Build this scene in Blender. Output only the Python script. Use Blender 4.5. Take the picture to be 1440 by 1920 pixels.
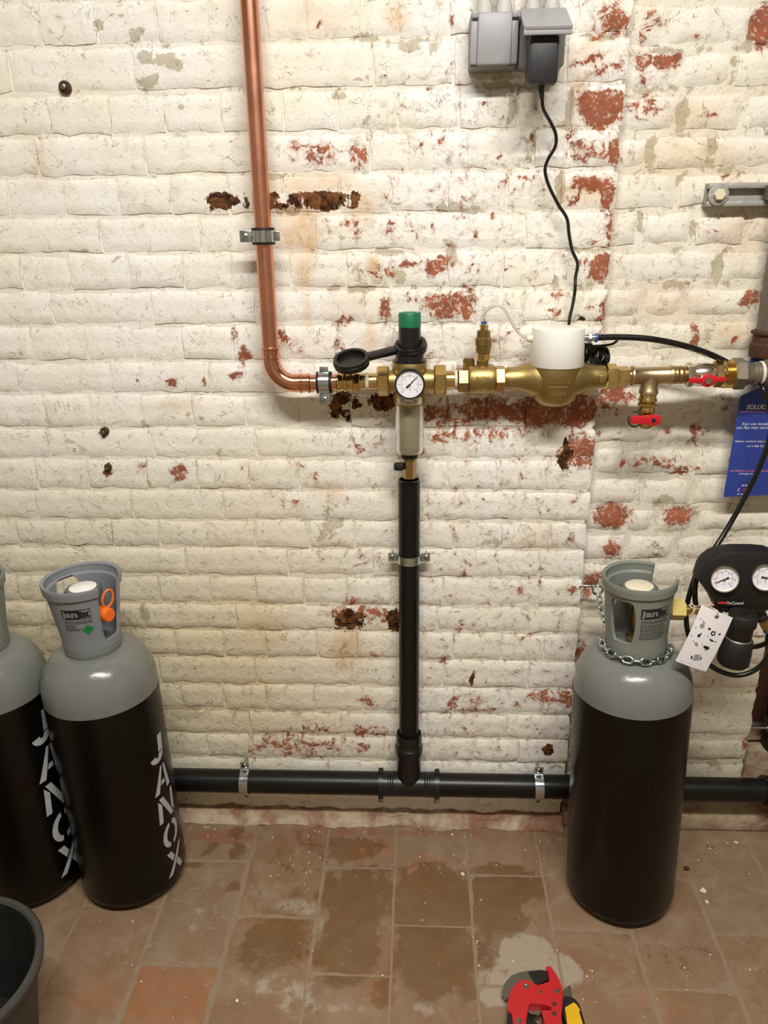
import bpy, bmesh, math, random
import numpy as np
from mathutils import Vector, Matrix, noise as mnoise
from math import sin, cos, pi, radians, hypot, atan2, sqrt

for o in list(bpy.data.objects):
    bpy.data.objects.remove(o, do_unlink=True)
scene = bpy.context.scene
COL = scene.collection

# ------------------------------------------------------------------ camera
FPX = 1442.0
PITCH, YAW, ROLL = radians(20.19), radians(2.71), radians(0.638)
CAM = Vector((0.0, -1.38, 1.24))
_fw = Vector((-sin(YAW) * cos(PITCH), cos(YAW) * cos(PITCH), -sin(PITCH)))
_r0 = Vector((cos(YAW), sin(YAW), 0))
_u0 = _r0.cross(_fw)
_rt = _r0 * cos(ROLL) - _u0 * sin(ROLL)
_up = _u0 * cos(ROLL) + _r0 * sin(ROLL)
cd = bpy.data.cameras.new('camera')
cd.sensor_fit = 'HORIZONTAL'
cd.sensor_width = 36.0
cd.lens = 36.0 * FPX / 1440.0
cd.clip_start = 0.02
cam = bpy.data.objects.new('camera', cd)
COL.objects.link(cam)
cam.matrix_world = Matrix(((_rt.x, _up.x, -_fw.x, CAM.x), (_rt.y, _up.y, -_fw.y, CAM.y),
                           (_rt.z, _up.z, -_fw.z, CAM.z), (0, 0, 0, 1)))
scene.camera = cam

# ------------------------------------------------------------------ light
w = bpy.data.worlds.new('world')
scene.world = w
w.use_nodes = True
w.node_tree.nodes['Background'].inputs[0].default_value = (1.0, 0.97, 0.92, 1)
w.node_tree.nodes['Background'].inputs[1].default_value = 0.03
ld = bpy.data.lights.new('ceiling_lamp_light', 'AREA')
ld.shape = 'RECTANGLE'
ld.size, ld.size_y = 1.20, 0.10
ld.energy = 58.0
ld.color = (1.0, 0.97, 0.92)
lo = bpy.data.objects.new('ceiling_lamp_light', ld)
COL.objects.link(lo)
lo.location = (0.14, -1.30, 2.36)
lo.rotation_euler = (0, 0, 0)
scene.view_settings.view_transform = 'Standard'
scene.view_settings.look = 'None'
scene.view_settings.exposure = 0.0
scene.view_settings.gamma = 1.0
scene.view_settings.use_curve_mapping = False
scene.cycles.max_bounces = 7
scene.cycles.diffuse_bounces = 3
scene.cycles.glossy_bounces = 4
scene.cycles.transmission_bounces = 6


# ------------------------------------------------------------------ pixel helpers (photo pixel + real distance -> point)
def ray(px, py):
    return _fw + _rt * ((px - 720) / FPX) - _up * ((py - 960) / FPX)


def W(px, py, Y=0.0):
    d = ray(px, py)
    return CAM + d * ((Y - CAM.y) / d.y)


def F(px, py, Z=0.0):
    d = ray(px, py)
    return CAM + d * ((Z - CAM.z) / d.z)


def mpp(px, py, Y):
    return (W(px + 1, py, Y) - W(px, py, Y)).length


V = Vector


# ------------------------------------------------------------------ materials
def nn(nt, t, loc=(0, 0), **kw):
    n = nt.nodes.new(t)
    for k, v in kw.items():
        setattr(n, k, v)
    return n


def new_mat(name):
    m = bpy.data.materials.new(name)
    m.use_nodes = True
    nt = m.node_tree
    b = nt.nodes['Principled BSDF']
    return m, nt, b


def col4(c):
    return (c[0], c[1], c[2], 1.0)


def srgb(r, g, b):
    f = lambda c: (c / 255 / 12.92) if c / 255 <= 0.04045 else ((c / 255 + 0.055) / 1.055) ** 2.4
    return (f(r), f(g), f(b))


def simple(name, c, rough=0.5, metal=0.0, var=0.12, vscale=40.0, bump=0.0, bscale=200.0, rvar=0.1, spec=None, coat=0.0):
    """plain procedural material: colour and gloss broken up by noise"""
    m, nt, b = new_mat(name)
    L = nt.links
    geo = nn(nt, 'ShaderNodeNewGeometry')
    n = nn(nt, 'ShaderNodeTexNoise')
    n.inputs['Scale'].default_value = vscale
    n.inputs['Detail'].default_value = 5
    L.new(geo.outputs['Position'], n.inputs['Vector'])
    mx = nn(nt, 'ShaderNodeMix', data_type='RGBA')
    mx.inputs[6].default_value = col4([max(0, k * (1 - var)) for k in c])
    mx.inputs[7].default_value = col4([min(1, k * (1 + var)) for k in c])
    L.new(n.outputs['Fac'], mx.inputs[0])
    L.new(mx.outputs[2], b.inputs['Base Color'])
    mr = nn(nt, 'ShaderNodeMapRange')
    mr.inputs[3].default_value = max(0.02, rough - rvar)
    mr.inputs[4].default_value = min(1, rough + rvar)
    L.new(n.outputs['Fac'], mr.inputs[0])
    L.new(mr.outputs[0], b.inputs['Roughness'])
    b.inputs['Metallic'].default_value = metal
    if spec is not None:
        b.inputs['Specular IOR Level'].default_value = spec
    if coat:
        b.inputs['Coat Weight'].default_value = coat
        b.inputs['Coat Roughness'].default_value = 0.12
    if bump:
        n2 = nn(nt, 'ShaderNodeTexNoise')
        n2.inputs['Scale'].default_value = bscale
        n2.inputs['Detail'].default_value = 4
        L.new(geo.outputs['Position'], n2.inputs['Vector'])
        bp = nn(nt, 'ShaderNodeBump')
        bp.inputs['Strength'].default_value = 1.0
        bp.inputs['Distance'].default_value = bump
        L.new(n2.outputs['Fac'], bp.inputs['Height'])
        L.new(bp.outputs[0], b.inputs['Normal'])
    return m


class NT:
    """tiny helper to wire maths nodes"""

    def __init__(s, nt):
        s.nt = nt
        s.L = nt.links
        g = nn(nt, 'ShaderNodeNewGeometry')
        s.pos = g.outputs['Position']

    def put(s, sock, v):
        if hasattr(v, 'is_linked') or isinstance(v, bpy.types.NodeSocket):
            s.L.new(v, sock)
        else:
            sock.default_value = v

    def noise(s, scale, detail=5, rough=0.55, dist=0.0, stretch=None, off=(0, 0, 0)):
        vec = s.pos
        mp = nn(s.nt, 'ShaderNodeMapping')
        mp.inputs['Location'].default_value = off
        if stretch:
            mp.inputs['Scale'].default_value = stretch
        s.L.new(vec, mp.inputs['Vector'])
        n = nn(s.nt, 'ShaderNodeTexNoise')
        n.inputs['Scale'].default_value = scale
        n.inputs['Detail'].default_value = detail
        n.inputs['Roughness'].default_value = rough
        n.inputs['Distortion'].default_value = dist
        s.L.new(mp.outputs[0], n.inputs['Vector'])
        return n.outputs['Fac']

    def attr(s, name):
        a = nn(s.nt, 'ShaderNodeAttribute', attribute_name=name)
        return a.outputs['Fac']

    def m(s, op, a, b=0.0, c=0.0):
        n = nn(s.nt, 'ShaderNodeMath', operation=op)
        s.put(n.inputs[0], a)
        s.put(n.inputs[1], b)
        if op == 'MULTIPLY_ADD':
            s.put(n.inputs[2], c)
        return n.outputs[0]

    def step(s, v, lo, hi):
        n = nn(s.nt, 'ShaderNodeMapRange', interpolation_type='SMOOTHSTEP')
        s.put(n.inputs[0], v)
        n.inputs[1].default_value = lo
        n.inputs[2].default_value = hi
        return n.outputs[0]

    def rng(s, v, lo, hi, a, b):
        n = nn(s.nt, 'ShaderNodeMapRange')
        s.put(n.inputs[0], v)
        n.inputs[1].default_value = lo
        n.inputs[2].default_value = hi
        n.inputs[3].default_value = a
        n.inputs[4].default_value = b
        return n.outputs[0]

    def mix(s, f, a, b, mode='MIX'):
        n = nn(s.nt, 'ShaderNodeMix', data_type='RGBA', blend_type=mode)
        s.put(n.inputs[0], f)
        s.put(n.inputs[6], a if isinstance(a, bpy.types.NodeSocket) else col4(a))
        s.put(n.inputs[7], b if isinstance(b, bpy.types.NodeSocket) else col4(b))
        return n.outputs[2]

    def bump(s, h, dist, prev=None):
        n = nn(s.nt, 'ShaderNodeBump')
        n.inputs['Strength'].default_value = 1.0
        n.inputs['Distance'].default_value = dist
        s.put(n.inputs['Height'], h)
        if prev is not None:
            s.L.new(prev, n.inputs['Normal'])
        return n.outputs[0]


def wall_material():
    m, nt, b = new_mat('limewashed_brick')
    q = NT(nt)
    big = q.noise(5, 3, 0.55)
    mid = q.noise(26, 5, 0.62, 0.3)
    fin = q.noise(75, 4, 0.65, 0.4, off=(3, 1, 7))
    tiny = q.noise(260, 2, 0.6)
    flake = q.noise(48, 6, 0.68, 0.8, off=(9, 4, 2))
    patch = q.noise(38, 5, 0.65, 0.6, off=(1, 8, 5))
    peel = q.attr('peel')
    bare = q.attr('bare')
    rust_hole_shade = q.attr('rust')
    stain = q.attr('stain')
    warm = q.attr('warm')
    # limewash in several coats
    paint = q.mix(q.step(big, 0.35, 0.68), srgb(246, 244, 240), srgb(243, 238, 223))
    paint = q.mix(q.m('MULTIPLY', q.step(mid, 0.45, 0.75), 0.5), paint, srgb(226, 217, 197))
    paint = q.mix(warm, paint, srgb(218, 205, 170))
    paint = q.mix(q.m('MULTIPLY', q.step(tiny, 0.56, 0.74), 0.32), paint, srgb(168, 150, 118))
    pv = q.m('ADD', peel, q.m('MULTIPLY', q.m('SUBTRACT', flake, 0.5), 1.9))
    pv = q.m('ADD', pv, q.m('MULTIPLY', q.m('SUBTRACT', fin, 0.5), 0.7))
    film = q.step(pv, 0.34, 0.52)
    red = q.step(pv, 0.57, 0.60)
    bv = q.m('ADD', bare, q.m('MULTIPLY', q.m('SUBTRACT', patch, 0.5), 2.2))
    khaki = q.step(bv, 0.50, 0.60)
    rv = q.m('ADD', rust_hole_shade, q.m('MULTIPLY', q.m('SUBTRACT', fin, 0.5), 1.9))
    rusty = q.step(rv, 0.42, 0.55)  # mask for the rust and the painted hole shade alike
    brickc = q.mix(q.step(mid, 0.3, 0.7), srgb(140, 82, 60), srgb(176, 104, 72))
    brickc = q.mix(q.m('MULTIPLY', q.step(fin, 0.5, 0.7), 0.6), brickc, srgb(128, 88, 78))
    c = q.mix(q.m('MULTIPLY', film, 0.5), paint, srgb(198, 180, 166))
    c = q.mix(q.m('MULTIPLY', khaki, 0.62), c, srgb(166, 152, 118))
    resid = q.step(q.m('ADD', q.noise(120, 4, 0.7, 0.6, off=(5, 5, 1)), q.m('MULTIPLY', q.m('SUBTRACT', 0.75, peel), 0.12)), 0.52, 0.60)
    c = q.mix(q.m('MULTIPLY', red, q.m('SUBTRACT', 1.0, q.m('MULTIPLY', resid, 0.7))), c, brickc)
    # hairline cracks and lifted edges in the paint
    ck = q.noise(17, 5, 0.62, 1.2, off=(7, 3, 9))
    crack = q.m('MULTIPLY', q.step(q.m('SUBTRACT', 0.011, q.m('ABSOLUTE', q.m('SUBTRACT', ck, 0.5))), 0.0, 0.008), q.step(q.m('ADD', patch, q.m('MULTIPLY', warm, 0.08)), 0.47, 0.60))
    c = q.mix(q.m('MULTIPLY', crack, 0.62), c, srgb(118, 96, 70))
    c = q.mix(q.m('MULTIPLY', stain, q.rng(mid, 0.25, 0.75, 0.35, 1.0)), c, srgb(222, 172, 96), 'MULTIPLY')
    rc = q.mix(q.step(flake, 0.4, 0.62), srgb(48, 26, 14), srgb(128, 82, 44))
    rc = q.mix(q.step(rust_hole_shade, 1.1, 1.3), rc, srgb(14, 9, 7))  # near-black at the strongest spots: painted shade inside drilled holes
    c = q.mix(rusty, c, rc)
    q.L.new(c, b.inputs['Base Color'])
    b.inputs['Roughness'].default_value = 0.82
    b.inputs['Specular IOR Level'].default_value = 0.25
    h = q.m('ADD', q.m('MULTIPLY', mid, 0.8), q.m('MULTIPLY', fin, 0.6))
    h = q.m('ADD', h, q.m('MULTIPLY', flake, 0.35))
    h = q.m('MULTIPLY', h, q.m('MULTIPLY_ADD', warm, 0.35, 0.62))
    q.L.new(q.bump(h, 0.0036), b.inputs['Normal'])
    return m


def floor_material():
    m, nt, b = new_mat('terracotta_floor_tile')
    q = NT(nt)
    big = q.noise(6, 5, 0.6)
    mid = q.noise(22, 8, 0.65, 0.4)
    fin = q.noise(110, 6, 0.6)
    edge = q.noise(30, 8, 0.65, 0.3, off=(4, 4, 4))
    wet = q.step(q.m('ADD', q.attr('wet'), q.m('MULTIPLY', q.m('SUBTRACT', edge, 0.5), 2.3)), 0.36, 0.72)
    ora = q.step(q.m('ADD', q.attr('orange'), q.m('MULTIPLY', q.m('SUBTRACT', mid, 0.5), 0.8)), 0.3, 0.8)
    pale = q.step(q.m('ADD', q.attr('pale'), q.m('MULTIPLY', q.m('SUBTRACT', edge, 0.5), 1.5)), 0.42, 0.68)
    redd = q.step(q.m('ADD', q.attr('redd'), q.m('MULTIPLY', q.m('SUBTRACT', mid, 0.5), 1.0)), 0.3, 0.8)
    c = q.mix(big, srgb(124, 100, 76), srgb(146, 123, 98))
    c = q.mix(q.m('MULTIPLY', q.step(mid, 0.4, 0.7), 0.5), c, srgb(124, 96, 70))
    oi = nn(nt, 'ShaderNodeObjectInfo')
    c = q.mix(q.rng(oi.outputs['Random'], 0, 1, 0.0, 0.42), c, srgb(136, 95, 61))
    c = q.mix(q.m('MULTIPLY', q.step(q.noise(14, 6, 0.7, 0.8, off=(2, 7, 3)), 0.42, 0.68), 0.45), c, srgb(158, 138, 114))
    c = q.mix(q.m('MULTIPLY', ora, 0.7), c, srgb(158, 100, 63))
    c = q.mix(q.m('MULTIPLY', redd, 0.6), c, srgb(140, 84, 62))
    c = q.mix(q.m('MULTIPLY', pale, 0.75), c, srgb(170, 158, 140))
    wc = q.mix(mid, srgb(86, 63, 40), srgb(128, 92, 56))
    c = q.mix(q.m('MULTIPLY', wet, q.rng(big, 0.3, 0.7, 0.55, 0.95)), c, wc)
    c = q.mix(q.m('MULTIPLY', q.step(fin, 0.62, 0.72), 0.3), c, srgb(200, 184, 160))
    q.L.new(c, b.inputs['Base Color'])
    q.L.new(q.rng(wet, 0, 1, 0.72, 0.46), b.inputs['Roughness'])
    b.inputs['Specular IOR Level'].default_value = 0.35
    h = q.m('ADD', q.m('MULTIPLY', mid, 0.7), q.m('MULTIPLY', fin, 0.25))
    q.L.new(q.bump(h, 0.0016), b.inputs['Normal'])
    return m


M = {}
M['wall'] = wall_material()
M['tile'] = floor_material()
M['grout'] = simple('floor_grout', srgb(143, 123, 98), 0.9, var=0.25, vscale=60, bump=0.001)
def skirt_material():
    m, nt, b = new_mat('rough_mortar_fillet')
    q = NT(nt)
    n1, n2 = q.noise(11, 6, 0.65, 0.5), q.noise(60, 5, 0.65)
    c = q.mix(q.step(n1, 0.40, 0.62), srgb(186, 168, 142), srgb(140, 98, 76))
    c = q.mix(q.m('MULTIPLY', q.step(n2, 0.45, 0.7), 0.6), c, srgb(150, 132, 108))
    q.L.new(c, b.inputs['Base Color'])
    b.inputs['Roughness'].default_value = 0.9
    q.L.new(q.bump(n2, 0.004), b.inputs['Normal'])
    return m


M['skirt'] = skirt_material()
M['plaster'] = simple('off_white_plaster', srgb(172, 164, 150), 0.9, var=0.06, vscale=4)
M['darkbrick'] = simple('dark_unpainted_brick', srgb(92, 56, 40), 0.9, var=0.4, vscale=18, bump=0.004, bscale=60)
M['copper'] = simple('copper', srgb(220, 156, 128), 0.34, 1.0, var=0.16, vscale=22, rvar=0.08)
M['copper_new'] = simple('bright_copper', srgb(226, 164, 134), 0.20, 1.0, var=0.10, vscale=40, rvar=0.06)
M['brass'] = simple('brass', srgb(214, 184, 120), 0.24, 1.0, var=0.12, vscale=60, rvar=0.06)
M['brass_cast'] = simple('cast_brass', srgb(178, 156, 102), 0.40, 1.0, var=0.10, vscale=40, bump=0.0003, bscale=900)
M['brass_dark'] = simple('weathered_brass', srgb(172, 146, 98), 0.36, 1.0, var=0.2, vscale=60)
M['gunmetal'] = simple('bronze_fitting', srgb(194, 174, 136), 0.34, 1.0, var=0.12, vscale=50, bump=0.0002, bscale=700)
M['nickel'] = simple('nickel_plate', srgb(224, 216, 200), 0.24, 1.0, var=0.06)
M['zinc'] = simple('zinc_plated_steel', srgb(196, 204, 206), 0.22, 1.0, var=0.10, vscale=90)
M['galv'] = simple('dull_galvanised_iron', srgb(140, 130, 116), 0.5, 0.7, var=0.2, vscale=70, bump=0.0004)
M['greypipe'] = simple('grey_painted_iron', srgb(112, 104, 92), 0.45, 0.3, var=0.18, vscale=30)
M['railpaint'] = simple('flaking_grey_rail', srgb(168, 165, 158), 0.6, 0.3, var=0.35, vscale=70, bump=0.0015, bscale=120)
M['black_plastic'] = simple('black_plastic', srgb(24, 23, 22), 0.35, var=0.2, rvar=0.08)
M['black_pipe'] = simple('black_polyethylene_pipe', srgb(18, 17, 16), 0.36, var=0.3, vscale=18, rvar=0.10, spec=0.35)
M['black_rubber'] = simple('black_rubber', srgb(18, 17, 16), 0.62, var=0.2)
M['black_matte'] = simple('matte_black_plastic', srgb(24, 22, 21), 0.55, var=0.2)
M['charcoal'] = simple('charcoal_adapter_plastic', srgb(36, 36, 39), 0.5, var=0.08)
M['hose'] = simple('black_hose', srgb(20, 19, 18), 0.25, var=0.2)
M['green'] = simple('green_cap', srgb(14, 108, 72), 0.45, var=0.12)
M['white_plastic'] = simple('white_plastic', srgb(238, 236, 228), 0.42, var=0.03)
M['white_tape'] = simple('sealing_tape', srgb(222, 216, 200), 0.7, var=0.1)
M['ivory'] = simple('ivory_plastic', srgb(226, 218, 190), 0.5, var=0.06)
M['white_card'] = simple('white_card', srgb(236, 232, 234), 0.6, var=0.02)
M['ink'] = simple('black_print', srgb(26, 26, 28), 0.6, var=0.1)
M['ink_grey'] = simple('grey_print', srgb(150, 150, 155), 0.6, var=0.1)
M['ink_red'] = simple('red_print', srgb(196, 44, 44), 0.6, var=0.1)
M['ink_pink'] = simple('pink_print', srgb(196, 120, 150), 0.6, var=0.1)
M['ink_white'] = simple('white_print', srgb(236, 236, 240), 0.6, var=0.03)
M['dial'] = simple('white_dial', srgb(232, 234, 240), 0.45, var=0.02)
M['socket'] = simple('grey_socket_plastic', srgb(158, 157, 160), 0.42, var=0.04)
M['socket_dark'] = simple('grey_socket_frame', srgb(128, 130, 128), 0.5, var=0.06)
M['conduit'] = simple('white_conduit', srgb(206, 204, 196), 0.4, var=0.05)
M['red'] = simple('red_handle', srgb(196, 26, 36), 0.38, var=0.1)
M['red_paint'] = simple('red_tool_enamel', srgb(190, 34, 36), 0.42, var=0.1)
M['yellow'] = simple('yellow_plastic', srgb(226, 178, 26), 0.45, var=0.1)
M['yellow_nut'] = simple('yellow_hex_sleeve', srgb(214, 192, 116), 0.4, var=0.08)
M['orange'] = simple('orange_cap', srgb(240, 112, 34), 0.4, var=0.06)
M['blue'] = simple('blue_ring', srgb(34, 84, 160), 0.4, var=0.1)
M['bluecard'] = simple('blue_card', srgb(48, 66, 150), 0.5, var=0.12, vscale=12)
M['greenlabel'] = simple('green_label', srgb(20, 128, 62), 0.5, var=0.1)
M['blade'] = simple('grey_steel_blade', srgb(120, 116, 104), 0.4, 0.7, var=0.15)
M['steel'] = simple('steel', srgb(150, 146, 138), 0.35, 1.0, var=0.15)
M['bucket'] = simple('grey_rubber_bucket', srgb(62, 60, 57), 0.55, var=0.25, vscale=30, bump=0.0006)
M['bucket_in'] = simple('dark_dusty_bucket_lining', srgb(26, 28, 25), 0.6, var=0.7, vscale=25, bump=0.002, bscale=80)
M['cyl_grey'] = simple('grey_cylinder_enamel', srgb(116, 118, 113), 0.24, var=0.05, vscale=12, bump=0.0006, bscale=60, rvar=0.06)
M['cyl_black'] = simple('black_cylinder_enamel', srgb(10, 8, 7), 0.32, var=0.3, vscale=14, bump=0.0003, bscale=90, rvar=0.08, spec=0.28)
M['guard'] = simple('grey_guard_plastic', srgb(128, 132, 136), 0.42, var=0.05, vscale=30)
M['guard_b'] = simple('dusty_grey_guard_plastic', srgb(124, 128, 120), 0.5, var=0.08, vscale=30)
M['stencil'] = simple('white_stencil_paint', srgb(178, 180, 182), 0.55, var=0.18, vscale=60)
M['wheel'] = simple('grey_valve_wheel', srgb(90, 92, 96), 0.4, var=0.1)
M['flake'] = simple('paint_flake', srgb(226, 214, 188), 0.8, var=0.08)
M['nailrust'] = simple('rusty_iron', srgb(84, 54, 38), 0.7, 0.3, var=0.5, vscale=200, bump=0.001, bscale=300)


def glass_mat():
    m, nt, b = new_mat('cloudy_clear_bowl')
    b.inputs['Base Color'].default_value = col4(srgb(192, 185, 154))
    b.inputs['Roughness'].default_value = 0.2
    b.inputs['Transmission Weight'].default_value = 0.55
    b.inputs['IOR'].default_value = 1.3
    return m


M['bowl'] = glass_mat()


def tube_mat():
    m, nt, b = new_mat('clear_tubing')
    b.inputs['Base Color'].default_value = col4(srgb(236, 232, 220))
    b.inputs['Roughness'].default_value = 0.15
    b.inputs['Transmission Weight'].default_value = 0.6
    b.inputs['IOR'].default_value = 1.35
    return m


M['clear'] = tube_mat()
M['mesh_filter'] = simple('filter_mesh', srgb(190, 182, 152), 0.6, 0.0, var=0.1)

# ------------------------------------------------------------------ object helpers
ORG = {}


def thing(name, loc, label, cat, group=None, rot=None):
    o = bpy.data.objects.new(name, None)
    o.empty_display_size = 0.02
    COL.objects.link(o)
    o.location = loc
    if rot:
        o.rotation_euler = rot
    o['label'] = label
    o['category'] = cat
    if group:
        o['group'] = group
    ORG[o.name] = V(loc)
    return o


def part(name, geo, mat, parent=None, smooth=True, local=False, label=None, flat_angle=40):
    vs, fs = geo
    org = ORG.get(parent.name, V((0, 0, 0))) if parent is not None and not local else V((0, 0, 0))
    me = bpy.data.meshes.new(name)
    me.from_pydata([V(v) - org for v in vs], [], fs)
    me.materials.append(M[mat] if isinstance(mat, str) else mat)
    if smooth:
        me.polygons.foreach_set('use_smooth', [True] * len(me.polygons))
        me.set_sharp_from_angle(angle=radians(flat_angle))
    me.update()
    o = bpy.data.objects.new(name, me)
    COL.objects.link(o)
    if parent is not None:
        o.parent = parent
        ORG[o.name] = org
    if label:
        o['label'] = label
    return o


def solo(name, geo, mat, label, cat, group=None, base=None, smooth=True):
    """a thing that is one mesh; base is its origin"""
    vs, fs = geo
    if base is None:
        a = np.array([tuple(v) for v in vs])
        base = V(((a[:, 0].min() + a[:, 0].max()) / 2, (a[:, 1].min() + a[:, 1].max()) / 2, a[:, 2].min()))
    base = V(base)
    o = part(name, ([V(v) - base for v in vs], fs), mat, None, smooth)
    o.location = base
    ORG[o.name] = base
    o['label'] = label
    o['category'] = cat
    if group:
        o['group'] = group
    return o


def join(*geos):
    vs, fs = [], []
    for v, f in geos:
        k = len(vs)
        vs += list(v)
        fs += [tuple(i + k for i in q) for q in f]
    return vs, fs


def basis(ax):
    ax = V(ax).normalized()
    t = V((0, 0, 1)) if abs(ax.z) < 0.9 else V((1, 0, 0))
    u = ax.cross(t).normalized()
    v = ax.cross(u).normalized()
    return ax, u, v


def lathe(prof, origin, ax, seg=32, cap=True, phase=0.0, closed=False):
    """prof: (s along axis, radius)"""
    ax, u, v = basis(ax)
    origin = V(origin)
    vs, fs = [], []
    n = len(prof)
    for s, r in prof:
        for k in range(seg):
            a = 2 * pi * k / seg + phase
            vs.append(origin + ax * s + (u * cos(a) + v * sin(a)) * r)
    rng = n if closed else n - 1
    for i in range(rng):
        j = (i + 1) % n
        for k in range(seg):
            k2 = (k + 1) % seg
            fs.append((i * seg + k, i * seg + k2, j * seg + k2, j * seg + k))
    if cap and not closed:
        fs.append(tuple(range(seg - 1, -1, -1)))
        fs.append(tuple((n - 1) * seg + k for k in range(seg)))
    return vs, fs


def hexbar(s0, s1, r, origin, ax, phase=0.0, ch=0.1):
    """hexagon prism with turned-off corners; r is the corner radius"""
    d = r * ch
    rr = r * 0.93
    return lathe([(s0, rr * 0.97), (s0 + d, r), (s1 - d, r), (s1, rr * 0.97)], origin, ax, 6, True, phase)


def smooth_path(pts, n=8):
    pts = [V(p) for p in pts]
    out = []
    for i in range(len(pts) - 1):
        p0 = pts[i - 1] if i > 0 else pts[0] * 2 - pts[1]
        p1, p2 = pts[i], pts[i + 1]
        p3 = pts[i + 2] if i + 2 < len(pts) else pts[-1] * 2 - pts[-2]
        for k in range(n):
            t = k / n
            out.append(0.5 * ((2 * p1) + (p2 - p0) * t + (2 * p0 - 5 * p1 + 4 * p2 - p3) * t * t + (3 * p1 - p0 - 3 * p2 + p3) * t ** 3))
    out.append(pts[-1])
    return out


def sweep(path, r, seg=12, cap=True, closed=False):
    path = [V(p) for p in path]
    n = len(path)
    vs, fs = [], []
    prev = None
    rr = r if hasattr(r, '__len__') else [r] * n
    for i in range(n):
        a = path[i - 1] if (i > 0 or closed) else path[0]
        b = path[(i + 1) % n] if (i < n - 1 or closed) else path[-1]
        t = (b - a).normalized()
        if prev is None:
            _, u, v = basis(t)
        else:
            u = prev - t * prev.dot(t)
            u.normalize()
            v = t.cross(u)
        prev = u
        for k in range(seg):
            ang = 2 * pi * k / seg
            vs.append(path[i] + (u * cos(ang) + v * sin(ang)) * rr[i])
    for i in range(n if closed else n - 1):
        j = (i + 1) % n
        for k in range(seg):
            k2 = (k + 1) % seg
            fs.append((i * seg + k, i * seg + k2, j * seg + k2, j * seg + k))
    if cap and not closed:
        fs.append(tuple(range(seg - 1, -1, -1)))
        fs.append(tuple((n - 1) * seg + k for k in range(seg)))
    return vs, fs


def box(c, size, bevel=0.0, rot=None, seg=2):
    bm = bmesh.new()
    bmesh.ops.create_cube(bm, size=1.0)
    for v in bm.verts:
        v.co = V((v.co.x * size[0], v.co.y * size[1], v.co.z * size[2]))
    if bevel:
        bmesh.ops.bevel(bm, geom=list(bm.edges), offset=bevel, segments=seg, affect='EDGES', profile=0.5)
    R = rot if rot is not None else Matrix.Identity(3)
    bm.verts.index_update()
    vs = [R @ v.co + V(c) for v in bm.verts]
    fs = [tuple(v.index for v in f.verts) for f in bm.faces]
    bm.free()
    return vs, fs


def prism(poly, frame, t, bevel=0.0):
    """poly: 2-D outline (CCW), frame: (origin, u, v); extruded by t along u x v"""
    o, u, v = V(frame[0]), V(frame[1]), V(frame[2])
    nrm = u.cross(v).normalized()
    bm = bmesh.new()
    b = [bm.verts.new(o + u * p[0] + v * p[1]) for p in poly]
    f = bm.faces.new(b)
    r = bmesh.ops.extrude_face_region(bm, geom=[f])
    for e in r['geom']:
        if isinstance(e, bmesh.types.BMVert):
            e.co += nrm * t
    bmesh.ops.recalc_face_normals(bm, faces=list(bm.faces))
    if bevel:
        ed = [e for e in bm.edges if len(e.link_faces) == 2 and max(len(q.verts) for q in e.link_faces) > 4 or False]
        if len(poly) <= 4:
            ed = list(bm.edges)
        bmesh.ops.bevel(bm, geom=ed, offset=bevel, segments=2, affect='EDGES', profile=0.5)
    bmesh.ops.triangulate(bm, faces=[q for q in bm.faces if len(q.verts) > 4])
    bm.verts.index_update()
    vs = [v.co.copy() for v in bm.verts]
    fs = [tuple(v.index for v in q.verts) for q in bm.faces]
    bm.free()
    return vs, fs


def ngon(cx, cy, rx, ry=None, n=24, a0=0.0, a1=2 * pi):
    ry = rx if ry is None else ry
    full = abs(a1 - a0 - 2 * pi) < 1e-6
    m = n if full else n + 1
    return [(cx + rx * cos(a0 + (a1 - a0) * k / n), cy + ry * sin(a0 + (a1 - a0) * k / n)) for k in range(m)]


def rrect(x0, y0, x1, y1, r, n=5):
    out = []
    for cx, cy, a in ((x1 - r, y0 + r, -pi / 2), (x1 - r, y1 - r, 0), (x0 + r, y1 - r, pi / 2), (x0 + r, y0 + r, pi)):
        for k in range(n + 1):
            out.append((cx + r * cos(a + pi / 2 * k / n), cy + r * sin(a + pi / 2 * k / n)))
    return out


def text2d(s, size=1.0, align='LEFT', shear=0.0, bold=0.0, space=1.0):
    cu = bpy.data.curves.new('t', 'FONT')
    cu.body = s
    cu.size = size
    cu.align_x = align
    cu.shear = shear
    cu.offset = bold
    cu.space_character = space
    cu.resolution_u = 2
    ob = bpy.data.objects.new('t', cu)
    COL.objects.link(ob)
    dg = bpy.context.evaluated_depsgraph_get()
    me = bpy.data.meshes.new_from_object(ob.evaluated_get(dg))
    pts = [(v.co.x, v.co.y) for v in me.vertices]
    fs = [tuple(p.vertices) for p in me.polygons]
    bpy.data.objects.remove(ob)
    bpy.data.curves.remove(cu)
    bpy.data.meshes.remove(me)
    return pts, fs


def text(s, frame, size, align='LEFT', shear=0.0, bold=0.0, lift=0.0004, space=1.0, fit=None):
    pts, fs = text2d(s, size, align, shear, bold, space)
    o, u, v = V(frame[0]), V(frame[1]).normalized(), V(frame[2]).normalized()
    n = u.cross(v).normalized()
    k = 1.0
    if fit:
        xs = [p[0] for p in pts]
        k = fit / (max(xs) - min(xs))
    return [o + u * (p[0] * k) + v * p[1] + n * lift for p in pts], fs


def flat(poly, frame, lift=0.0004):
    o, u, v = V(frame[0]), V(frame[1]), V(frame[2])
    n = u.cross(v).normalized()
    return [o + u * p[0] + v * p[1] + n * lift for p in poly], [tuple(range(len(poly)))]


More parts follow.
